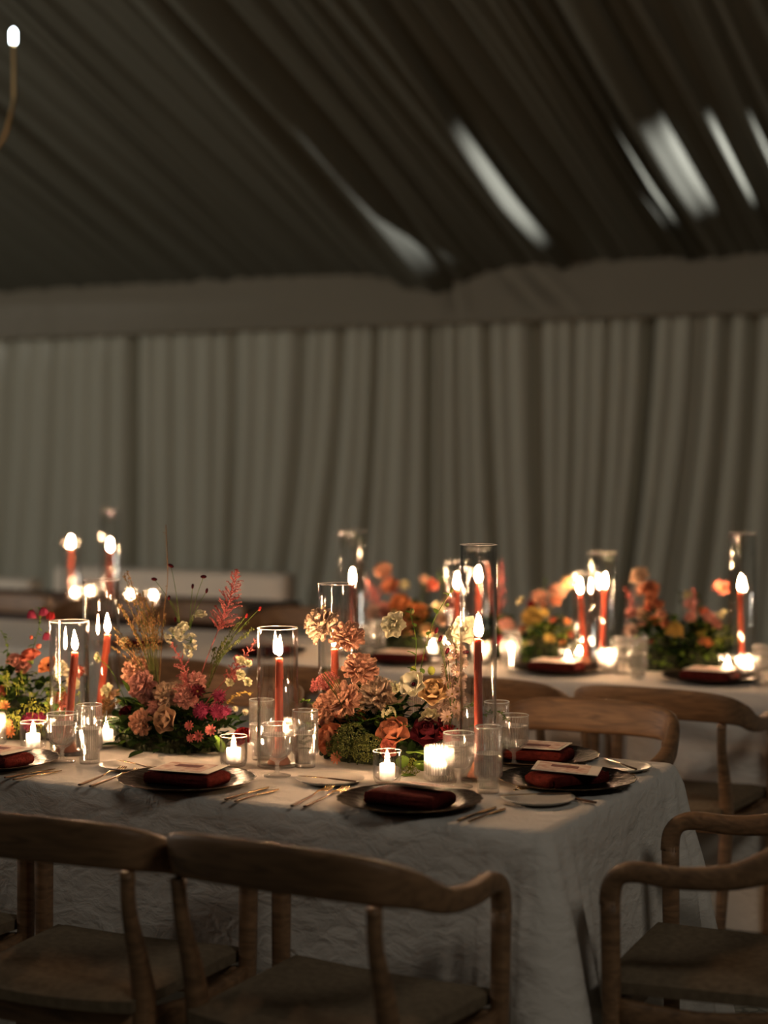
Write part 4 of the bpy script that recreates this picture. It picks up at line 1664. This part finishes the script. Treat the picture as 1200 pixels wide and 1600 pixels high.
    def astilbe(s, base_px, tip_px, width_px, dy, col='astilbe', start=True, n=20):
        a, b_ = s.w(*base_px, dy), s.w(*tip_px, dy)
        depth = (a + s.c - CAM).dot(FW)
        W = 1.6 * width_px * depth / F_PX
        r_ = s.r
        mb = MB()
        ax = b_ - a
        mid = a.lerp(b_, 0.5) + Vector((0.006, 0, 0))
        axis = catmull([a, mid, b_], 12)
        mb.tube(axis, 0.0009, 5)
        side = ax.normalized().cross(Vector((0, 1, 0))).normalized()
        fr = ax.normalized().cross(side)
        for k in range(n):
            t = k / n
            p = axis[min(len(axis) - 1, int(t * (len(axis) - 1)))]
            ll = W * (1 - t) ** 0.7 * r_.uniform(0.7, 1.1) * (0.5 + 0.5 * min(1, t * 6))
            an = k * 2.4
            d = (side * cos(an) + fr * sin(an) * 0.8 + ax.normalized() * 0.75).normalized()
            q = p + d * ll + Vector((0, 0, -0.10 * ll))
            mb.tube([p, p.lerp(q, 0.5) + Vector((0, 0, 0.1 * ll)), q], 0.0006, 4)
            m = max(3, int(ll / 0.0024))
            for j in range(m):
                c = p.lerp(q, (j + 0.6) / m) + Vector((r_.gauss(0, .0011), r_.gauss(0, .0011), r_.gauss(0, .0011)))
                mb.ball(c, r_.uniform(0.0011, 0.0021), 4, 3)
        for k in range(24):
            t = 0.55 + 0.45 * k / 24
            p = axis[int(t * (len(axis) - 1))]
            mb.ball(p + Vector((r_.gauss(0, .0015), r_.gauss(0, .0015), 0)), 0.0016, 4, 3)
        o = obj('astilbe_plume', (mb, PET[col]), s.root)
        if start:
            s.stem(o, None, a, 0.0, 0.0012, mat=PET[col])
        return o

    def grass(s, base_px, tips, dy, col='tan', name='grass_plume', seedy=True):
        base = s.w(*base_px, dy)
        r_ = s.r
        mb = MB()
        for (tx, ty, k) in tips:
            tip = s.w(tx, ty, dy + r_.uniform(-0.04, 0.04))
            for q in range(k):
                tp = tip + Vector((r_.gauss(0, 0.010), r_.gauss(0, 0.012), r_.gauss(0, 0.012)))
                mid = base.lerp(tp, 0.55) + Vector(((tp.x - base.x) * -0.18, 0, 0.005))
                pts = catmull([base + Vector((r_.gauss(0, .004), 0, 0)), mid, tp], 8)
                mb.tube(pts, 0.0007, 4, 1)
                if seedy:
                    m = 44
                    for j in range(m):
                        t = 0.52 + 0.48 * j / m
                        p = pts[min(len(pts) - 1, int(t * (len(pts) - 1)))].lerp(pts[min(len(pts) - 1, int(t * (len(pts) - 1)) + 1)], r_.random())
                        d = Vector((r_.gauss(0, .0026), r_.gauss(0, .0026), 0))
                        mb.ball(p + d, r_.uniform(0.0009, 0.0019), 4, 3, sz=1.8)
        return obj(name, (mb, [PET[col], PET['olive']]), s.root)

    def sprig(s, pts_px, dy, n=26, L=0.016, mat=None, name='leafy_sprig'):
        r_ = s.r
        pts = catmull([s.w(x, y, dy) for (x, y) in pts_px], 8)
        mb = MB()
        mb.tube(pts, 0.0009, 4)
        for k in range(n):
            t = (k + 0.5) / n
            p = pts[int(t * (len(pts) - 1))]
            b0 = len(mb.v)
            petal(mb, (0, 0, 0), r_.uniform(0, 6.28), r_.uniform(-0.3, 0.9), L * r_.uniform(.7, 1.2), L * 0.45, -0.4, 0, 0.2, 0, 2, 3, 1.45)
            for q in range(b0, len(mb.v)):
                v = mb.v[q]
                mb.v[q] = (v[0] + p.x, v[1] + p.y, max(0.003, v[2] + p.z))
        return obj(name, (mb, mat or M_LEAF2), s.root)

    def leaf(s, px, py, dy, L, yaw, el, mat=None):
        p = s.w(px, py, dy)
        mb = MB()
        petal(mb, (0, 0, 0), yaw, el, L, L * 0.55, -0.5, 0.05, 0.3, 0, 5, 7, 1.5)
        return obj('leaf', (mb, mat or M_LEAF2), s.root, tuple(p))

    def umbel_mass(s, n, rx, rz, cpx, dy, col='chart', r0=(0.004, 0.009)):
        r_ = s.r
        c = s.w(*cpx, dy)
        mb = MB()
        for k in range(n):
            p = c + Vector((r_.uniform(-1, 1) * rx, r_.uniform(-1, 1) * 0.06, r_.uniform(-1, 1) * rz))
            R = r_.uniform(*r0)
            for j in range(9):
                mb.ball(p + Vector((r_.gauss(0, R), r_.gauss(0, R), r_.gauss(0, R * .6))), r_.uniform(.0014, .0026), 4, 3)
            mb.tube([p, p + Vector((r_.uniform(-.01, .01), 0, -0.03))], 0.0006, 4)
        return obj('green_umbels', (mb, PET[col]), s.root, kind='stuff')


fg = 'flower arrangements on the front table'
# ---- central arrangement
A = Arr((atz(612, 1178, 0.75).x, 3.85, 0.7505), 0.205, 0.108, 0.155, 'central arrangement of peach carnations and ivory blooms on green moss', 3, fg, 430, 0.30)
FC = [
    (497, 972, 27, 'carnation', 'pale', -0.03, (-0.5, -0.6, 0.6)), (542, 989, 25, 'carnation', 'peach', -0.06, (0.2, -0.5, 0.9)), (563, 1039, 26, 'carnation', 'peach', -0.05, (0.2, -0.4, 0.95)),
    (532, 1090, 27, 'carnation', 'peach', -0.09, (-0.2, -0.8, 0.5)), (508, 1100, 24, 'carnation', 'peach', -0.08, (-0.5, -0.7, 0.5)), (589, 1082, 28, 'carnation', 'pale', -0.04, (0.1, -0.7, 0.7)),
    (514, 1152, 25, 'rose', 'terra', -0.10, (-0.4, -0.9, 0.3)), (614, 1143, 27, 'rose', 'terra', -0.10, (0.0, -0.75, 0.65)), (606, 1170, 15, 'rose', 'coral', -0.13, (0.1, -0.95, 0.2)),
    (669, 1143, 27, 'rose', 'burg', -0.08, (0.2, -0.75, 0.6)), (702, 1150, 18, 'pincushion', 'red', -0.07, None), (527, 1184, 10, 'star', 'terra', -0.14, (-0.1, -1, 0.2)),
    (617, 976, 19, 'double', 'white', -0.06, (-0.1, -1, 0.15)), (648, 1070, 22, 'open', 'white', -0.10, (-0.1, -0.9, 0.4)), (678, 1080, 23, 'rose', 'apricot', -0.08, (0.15, -0.75, 0.65)),
    (726, 985, 20, 'double', 'white', -0.02, (0.2, -0.9, 0.3)), (709, 991, 14, 'double', 'white', 0.0, (-0.5, -0.8, 0.3)),
    (607, 1115, 10, 'cluster', 'cream', -0.09, None), (617, 1073, 8, 'cluster', 'cream', -0.07, None), (672, 1122, 15, 'double', 'cream', -0.06, (0, -0.7, 0.7)),
    (506, 1130, 16, 'carnation', 'pink', -0.06, (-0.6, -0.7, 0.3)), (571, 1125, 20, 'rose', 'orange', 0.0, (0, -0.8, 0.5)), (536, 1128, 18, 'carnation', 'terra', -0.02, (0, -0.8, 0.5)),
    (706, 922, 4.5, 'bud', 'olive', -0.05, (0.4, 0, 1)), (699, 945, 4, 'bud', 'olive', -0.05, (0.6, 0, 1)), (644, 955, 5, 'bud', 'olive', -0.06, (0, 0, 1)),
    (646, 1047, 7, 'bud', 'chart', -0.06, (0, -0.2, 1)), (674, 1048, 8, 'bud', 'chart', -0.08, (0, -0.2, 1)),
]
for i, (px, py, r_, k, c, dy, f) in enumerate(FC):
    A.flower(px, py, r_, k, c, dy, f, seed=i)
for (px, py, r_, dy) in ((548, 1160, 32, -0.11), (575, 1172, 26, -0.13), (528, 1165, 20, -0.11)):
    A.flower(px, py, r_, 'dome', 'olive', dy, (-0.1, -0.75, 0.65), seed=px, stem=False)
A.flower(509, 1071, 24, 'dome', 'astilbe', -0.03, (-0.35, -0.25, 0.9), seed=1)
A.flower(640, 1200, 16, 'dome', 'chart', -0.13, (0.2, -0.9, 0.3), seed=1, stem=False)
for (px, py) in ((682, 985), (688, 998), (728, 1019), (699, 1017)):
    A.burnet(px, py, -0.07, (706, 1120), 1.2 if px < 700 else 0.1, 0.0046)
# pale mauve spike
for k in range(26):
    t = k / 25
    A.flower(int(712 - 8 * t + 13 * sin(k * 2.4)), int(1012 + 108 * t), 8 + 3.5 * t, 'star', 'mauve', -0.05 + 0.02 * cos(k * 2.4), (sin(k * 2.4), -0.8, 0.4), seed=k, stem=False)
A.sprig([(713, 1000), (712, 1060), (704, 1130), (690, 1160)], -0.04, 18, 0.012)
A.grass((545, 1130), [(508, 1052, 5), (520, 1060, 4), (530, 1075, 4)], -0.08, 'olive', 'feather_grass', False)
A.sprig([(738, 1135), (755, 1118), (778, 1112), (796, 1128)], -0.08, 40, 0.013)
A.sprig([(700, 1120), (725, 1105), (752, 1098)], -0.05, 34, 0.013)
A.sprig([(560, 1130), (600, 1120), (640, 1135)], -0.09, 26, 0.017)
A.sprig([(640, 955), (650, 1000), (648, 1060)], -0.06, 5, 0.03)
A.sprig([(706, 922), (680, 965), (665, 1010), (655, 1060)], -0.05, 5, 0.03)
A.sprig([(494, 1102), (478, 1095), (470, 1098)], -0.05, 16, 0.014)
for (px, py, L, yaw, el) in ((628, 1200, 0.06, -1.0, 0.9), (650, 1195, 0.07, -0.4, 0.5), (640, 1178, 0.07, -0.6, 0.4), (660, 1205, 0.06, -1.2, 0.7), (648, 1212, 0.05, -2.2, 0.2)):
    A.leaf(px, py, -0.15, L, yaw, el)

# ---- left arrangement
B = Arr((atz(276, 1165, 0.75).x, 3.78, 0.7505), 0.205, 0.13, 0.125, 'left arrangement of dusty pink carnations, bronze grass and astilbe in dark leaves', 5, fg, 520, 0.10)
FL = [
    (207, 1047, 22, 'carnation', 'peach', -0.06, (-0.4, -0.8, 0.5)), (218, 1068, 22, 'carnation', 'pink', -0.09, (0.0, -0.9, 0.4)), (232, 1088, 14, 'carnation', 'pink', -0.08, None),
    (259, 1083, 21, 'carnation', 'pale', -0.08, (0.1, -0.8, 0.5)), (216, 1128, 20, 'carnation', 'peach', -0.12, (-0.3, -0.9, 0.2)), (257, 1124, 21, 'rose', 'beige', -0.12, (-0.1, -0.95, 0.2)),
    (307, 1062, 15, 'carnation', 'pink', -0.07, None), (292, 1088, 18, 'carnation', 'pink', -0.09, None), (247, 1104, 16, 'carnation', 'pink', -0.09, None),
    (316, 1110, 15, 'pincushion', 'mag', -0.10, (0, -0.9, 0.4)), (338, 1112, 14, 'pincushion', 'mag', -0.10, None), (342, 1088, 12, 'pincushion', 'mag', -0.08, None), (351, 1112, 11, 'pincushion', 'mag', -0.11, None),
    (308, 1081, 12, 'star', 'burg', -0.08, None), (297, 1134, 8, 'star', 'astilbe', -0.13, (0, -1, 0.2)), (312, 1150, 9, 'star', 'astilbe', -0.14, (0, -1, 0.1)), (330, 1141, 9, 'star', 'astilbe', -0.13, (0.2, -1, 0.2)),
    (299, 1153, 7, 'star', 'astilbe', -0.14, (0, -1, 0.1)), (379, 1150, 16, 'rose', 'red', -0.06, (0.2, -0.7, 0.7)), (196, 1112, 11, 'rose', 'burg', -0.09, None),
    (269, 993, 11, 'cluster', 'white', -0.05, (-0.4, -0.8, 0.5)), (285, 988, 12, 'cluster', 'white', -0.06, (0, -0.9, 0.4)), (297, 1002, 11, 'cluster', 'white', -0.05, (0.3, -0.9, 0.2)), (287, 978, 7, 'double', 'white', -0.05, None),
    (297, 1017, 9, 'cluster', 'white', -0.05, (0, -0.9, 0.1)), (313, 961, 9, 'double', 'white', -0.04, (0.1, -0.5, 1)),
    (376, 1033, 8, 'double', 'cream', -0.05, None), (388, 1037, 6, 'double', 'cream', -0.05, None), (375, 1054, 8, 'double', 'cream', -0.06, None), (358, 1067, 7, 'double', 'cream', -0.06, None), (387, 1066, 7, 'double', 'cream', -0.05, None),
    (154, 1027, 8, 'double', 'cream', -0.05, (-0.5, -0.8, 0)), (193, 1003, 7, 'double', 'cream', -0.03, None), (168, 1079, 11, 'double', 'cream', -0.08, (-0.3, -0.9, 0.3)), (180, 1086, 9, 'double', 'beige', -0.07, None),
    (382, 1113, 6, 'star', 'white', -0.06, None), (367, 1108, 5, 'star', 'white', -0.07, None),
]
for i, (px, py, r_, k, c, dy, f) in enumerate(FL):
    B.flower(px, py, r_, k, c, dy, f, seed=i)
B.astilbe((341, 984), (371, 889), 26, -0.03, n=60)
B.astilbe((300, 1085), (268, 1003), 20, -0.06, n=24)
B.astilbe((352, 1062), (402, 996), 15, -0.03, n=24)
B.astilbe((362, 1070), (370, 1022), 15, -0.01, n=18)
B.astilbe((300, 1085), (285, 1050), 22, -0.08, n=20)
B.grass((245, 1092), [(192, 950, 4), (205, 975, 4), (186, 985, 3), (214, 925, 4), (197, 892, 2), (236, 960, 3), (246, 958, 2), (190, 1010, 3), (222, 945, 4)], -0.05)
B.grass((165, 1085 + 50), [(160, 1098, 3), (168, 1090, 3), (176, 1104, 4)], -0.12, 'tan', 'bronze_grass')
B.grass((325, 1075), [(388, 985, 2), (378, 975, 2), (352, 1005, 2), (340, 1010, 2)], -0.04, 'olive', 'feather_grass')
for (px, py, tl) in ((267, 884, -0.4), (241, 905, -0.1), (318, 901, 0.0), (301, 916, 1.5), (323, 923, 1.4), (264, 934, 1.5), (274, 968, 1.5), (406, 951, 1.2), (385, 962, 1.2)):
    B.burnet(px, py, -0.05, (281, 976) if px < 290 else ((296, 985) if px < 330 else (340, 1040)), tl, 0.0036 if py > 910 else 0.0046, 'burg' if px < 380 else 'red')
B.sprig([(248, 1080), (256, 960), (262, 900), (259, 820)], -0.03, 6, 0.01, PET['tan'])
B.sprig([(200, 1105), (175, 1050), (150, 1026)], -0.06, 5, 0.02)
B.sprig([(355, 1100), (372, 1085), (395, 1082)], -0.06, 30, 0.014, PET['yellow'])
for (px, py, L, yaw, el) in ((345, 1175, 0.055, -1.5, 1.2), (352, 1120, 0.06, -0.3, 0.2), (190, 1165, 0.06, -2.4, 0.3), (225, 1175, 0.06, -1.8, 0.1), (330, 1160, 0.05, -0.8, 0.4), (200, 1080, 0.035, -1.8, 1.2)):
    B.leaf(px, py, -0.14, L, yaw, el, M_LEAF2 if py in (1175, 1080) and px != 225 else M_LEAF)

# ---- leftmost arrangement, cut by the photo edge
Cc = Arr((atz(48, 1140, 0.75).x, 3.76, 0.7505), 0.23, 0.13, 0.16, 'leftmost arrangement of coral poppies and drooping bells over lime green umbels', 9, fg, 420, 0.55)
for i, (px, py, r_, k, c, dy, f) in enumerate([
    (46, 1024, 16, 'rose', 'coral', -0.04, (0, -0.4, 0.9)), (22, 1031, 12, 'rose', 'pink', -0.03, None), (77, 1041, 17, 'open', 'orange', -0.05, (0.1, -0.7, 0.7)), (95, 1045, 12, 'double', 'white', -0.04, None),
    (112, 1069, 12, 'open', 'cream', -0.05, None), (122, 1047, 10, 'carnation', 'coral', -0.01, None), (93, 1094, 15, 'carnation', 'coral', -0.08, (0.2, -0.8, 0.5)), (36, 1042, 12, 'rose', 'pink', 0.0, None),
    (2, 1078, 9, 'carnation', 'coral', -0.05, None), (47, 1128, 15, 'pincushion', 'mag', -0.11, (0, -0.9, 0.3)), (62, 1124, 12, 'pincushion', 'mag', -0.10, None), (18, 1143, 10, 'star', 'orange', -0.12, (0, -1, 0.2)),
    (12, 1132, 8, 'star', 'orange', -0.11, None), (6, 1104, 9, 'star', 'orange', -0.10, None), (49, 996, 4, 'bud', 'coral', -0.04, (0, 0, 1)),
    (49, 953, 12, 'bell', 'mag', -0.02, (0, 0, 1)), (68, 949, 12, 'bell', 'mag', -0.03, (0, 0, 1)), (81, 956, 11, 'bell', 'red', -0.03, (0.3, 0, 1)), (73, 988, 11, 'bell', 'mag', -0.04, (0, 0, 1)), (60, 1010, 6, 'bud', 'coral', -0.04, None),
        (90, 1130, 14, 'carnation', 'red', -0.08, None)]):
    Cc.flower(px, py, r_, k, c, dy, f, seed=i)
Cc.umbel_mass(60, 0.13, 0.055, (50, 1085), -0.08)
Cc.umbel_mass(26, 0.10, 0.03, (40, 1120), -0.11)
Cc.sprig([(45, 1035), (62, 975), (60, 948)], -0.03, 14, 0.02)
Cc.sprig([(5, 1060), (12, 1015), (2, 985)], -0.04, 16, 0.02)
for (px, py, L, yaw, el) in ((66, 1098, 0.04, -0.6, 0.2), (86, 1100, 0.035, -0.9, -0.2), (78, 1112, 0.04, -0.3, 0.1)):
    Cc.leaf(px, py, -0.13, L, yaw, el)

# ---- second table arrangements (blurred)
bgG = 'flower arrangements on the second table'


def bg_arr(px, Y, rx, h, label, seed, fl, spikes=()):
    p = aty(px, 900, Y)
    a = Arr((p.x, Y, 0.7505), rx, 0.13, h, label, seed, bgG, 300, 0.3)
    for i, (fx, fy, fr, k, c) in enumerate(fl):
        a.flower(fx, fy, fr, k, c, -0.05 + 0.05 * sin(i * 2.1), None, seed=i)
    for (b_, t_, w_) in spikes:
        a.astilbe(b_, t_, w_, 0.0, n=20)
    return a


b1 = bg_arr(638, 5.92, 0.17, 0.17, 'blurred orange and coral arrangement left of the tallest hurricane glass', 21, [
    (597, 889, 13, 'carnation', 'peach'), (608, 912, 13, 'carnation', 'terra'), (633, 914, 8, 'double', 'cream'), (676, 914, 10, 'rose', 'coral'), (662, 906, 7, 'double', 'pale'), (625, 942, 17, 'rose', 'orange'),
    (600, 950, 14, 'carnation', 'pink'), (652, 958, 18, 'rose', 'orange'), (580, 955, 12, 'carnation', 'mauve'), (638, 978, 18, 'rose', 'terra'), (612, 990, 16, 'rose', 'coral'), (704, 940, 10, 'carnation', 'pink'),
    (684, 950, 9, 'double', 'cream'), (690, 1000, 12, 'carnation', 'mauve'), (668, 985, 12, 'rose', 'apricot'), (596, 1012, 10, 'pincushion', 'mag'), (655, 1010, 12, 'rose', 'red'), (690, 968, 10, 'rose', 'pale')],
    [((592, 945), (572, 905), 16), ((618, 935), (606, 895), 12)])
b1.sprig([(690, 960), (694, 925), (684, 890)], 0, 16, 0.02)
b1.sprig([(655, 960), (660, 925), (668, 900)], 0, 16, 0.02)
b1b = bg_arr(775, 5.98, 0.07, 0.14, 'small blurred cluster with a red plume right behind the tallest hurricane glass', 22, [
    (792, 978, 13, 'dome', 'pink'), (770, 960, 8, 'rose', 'coral'), (778, 1000, 10, 'rose', 'red')], [((780, 955), (784, 875), 12), ((768, 950), (762, 885), 10)])
b2 = bg_arr(852, 5.92, 0.125, 0.16, 'blurred arrangement of peach and mustard blooms left of the leaning taper', 23, [
    (842, 930, 12, 'carnation', 'peach'), (872, 921, 13, 'carnation', 'peach'), (888, 908, 11, 'carnation', 'apricot'), (868, 939, 10, 'rose', 'terra'), (831, 944, 8, 'rose', 'red'), (830, 960, 15, 'carnation', 'yellow'),
    (814, 939, 7, 'double', 'cream'), (865, 970, 7, 'rose', 'coral'), (885, 972, 7, 'star', 'orange'), (891, 991, 6, 'rose', 'coral'), (878, 1005, 7, 'star', 'orange'), (850, 960, 9, 'star', 'yellow'), (848, 1008, 8, 'rose', 'coral'),
    (838, 1022, 7, 'rose', 'pink'), (825, 1008, 8, 'rose', 'mauve'), (815, 985, 9, 'rose', 'terra'), (858, 1025, 8, 'carnation', 'red'), (858, 1000, 10, 'star', 'yellow'), (850, 945, 7, 'rose', 'peach')])
b2.umbel_mass(30, 0.09, 0.05, (862, 995), -0.06, 'chart')
b2.sprig([(850, 990), (852, 940), (852, 905)], 0, 16, 0.02)
b3 = bg_arr(1035, 5.92, 0.125, 0.18, 'blurred arrangement with stacked peach and rust blooms right of the candle pair', 24, [
    (997, 897, 14, 'carnation', 'pale'), (1002, 919, 10, 'carnation', 'peach'), (1016, 917, 13, 'carnation', 'terra'), (1018, 938, 11, 'rose', 'terra'), (1004, 957, 11, 'carnation', 'pale'), (1033, 960, 9, 'rose', 'peach'),
    (1030, 944, 9, 'rose', 'terra'), (1012, 950, 8, 'rose', 'coral'), (1055, 981, 13, 'carnation', 'yellow'), (1040, 1038, 6, 'rose', 'mag'), (985, 955, 9, 'carnation', 'pink'), (985, 982, 12, 'carnation', 'mauve'),
    (1022, 970, 9, 'rose', 'orange'), (1004, 978, 8, 'rose', 'pink'), (1040, 975, 8, 'rose', 'terra'), (1022, 1005, 8, 'rose', 'red'), (1070, 1003, 8, 'double', 'white'), (1002, 1000, 8, 'rose', 'burg')],
    [((990, 960), (975, 915), 10)])
b4 = bg_arr(1098, 5.95, 0.11, 0.17, 'blurred arrangement with a coral daisy on a tall stem near the right edge', 25, [
    (1125, 921, 14, 'star', 'coral'), (1074, 930, 7, 'double', 'cream'), (1079, 946, 12, 'star', 'pink'), (1108, 965, 10, 'rose', 'pink'), (1101, 956, 8, 'rose', 'coral'), (1078, 962, 9, 'carnation', 'pink'), (1090, 1023, 9, 'star', 'orange'),
    (1112, 1031, 9, 'star', 'yellow'), (1106, 1003, 8, 'rose', 'orange'), (1120, 975, 9, 'rose', 'pink'), (1095, 985, 10, 'carnation', 'yellow'), (1098, 1002, 7, 'rose', 'terra'), (1128, 960, 7, 'cluster', 'cream')],
    [((1084, 960), (1083, 918), 10)])
b4.umbel_mass(26, 0.08, 0.04, (1125, 990), -0.06, 'chart')
b4.sprig([(1070, 990), (1064, 950), (1062, 925)], 0, 20, 0.02, M_LEAF)
b4.sprig([(1095, 980), (1096, 950), (1092, 928)], 0, 20, 0.02, M_LEAF)


# ------------------------------------------------------------------ chandelier arm at the upper left
hub = aty(-210, 150, 6.0)
bulb = aty(21, 60, 6.0)
ch = thing('chandelier', 'brass candle arm chandelier hanging at the upper left, one bulb lit in view', 'chandelier', (hub.x, hub.y, hub.z))
arm_r = (Vector((bulb.x, bulb.y, 0)) - Vector((hub.x, hub.y, 0))).length
base_a = atan2(bulb.y - hub.y, bulb.x - hub.x)
ceil_z = EAVE_Z + SLOPE * (WALL_Y - hub.y)
mb = MB()
mb.lathe([(0, -0.42), (0.02, -0.40), (0.035, -0.34), (0.02, -0.28), (0.03, -0.22), (0.05, -0.15), (0.03, -0.08), (0.012, -0.02), (0, 0)], 24)
obj('hub', (mb, M_BRASS), ch)
mb = MB()
mb.tube([(0, 0, -0.05), (0, 0, ceil_z - hub.z)], 0.006, 8)
obj('hanging_rod', (mb, M_BRASS), ch)
bz = bulb.z - hub.z
for k in range(4):
    a = base_a + k * pi / 2
    mb = MB()
    loc = [(0.03, -0.2), (arm_r * 0.45, -0.36), (arm_r * 0.86, -0.30), (arm_r * 0.985, bz - 0.30), (arm_r, bz - 0.18), (arm_r, bz - 0.02)]
    mb.tube(catmull([(r_ * cos(a), r_ * sin(a), z) for r_, z in loc], 6), 0.0075, 8)
    am = obj('arm', (mb, M_BRASS), ch)
    mb = MB()
    mb.lathe([(0, -0.02), (0.012, -0.02), (0.013, 0.0), (0.013, 0.03), (0.0, 0.045)], 12, c=(arm_r * cos(a), arm_r * sin(a), bz))
    obj('bulb', (mb, M_BULB), am)
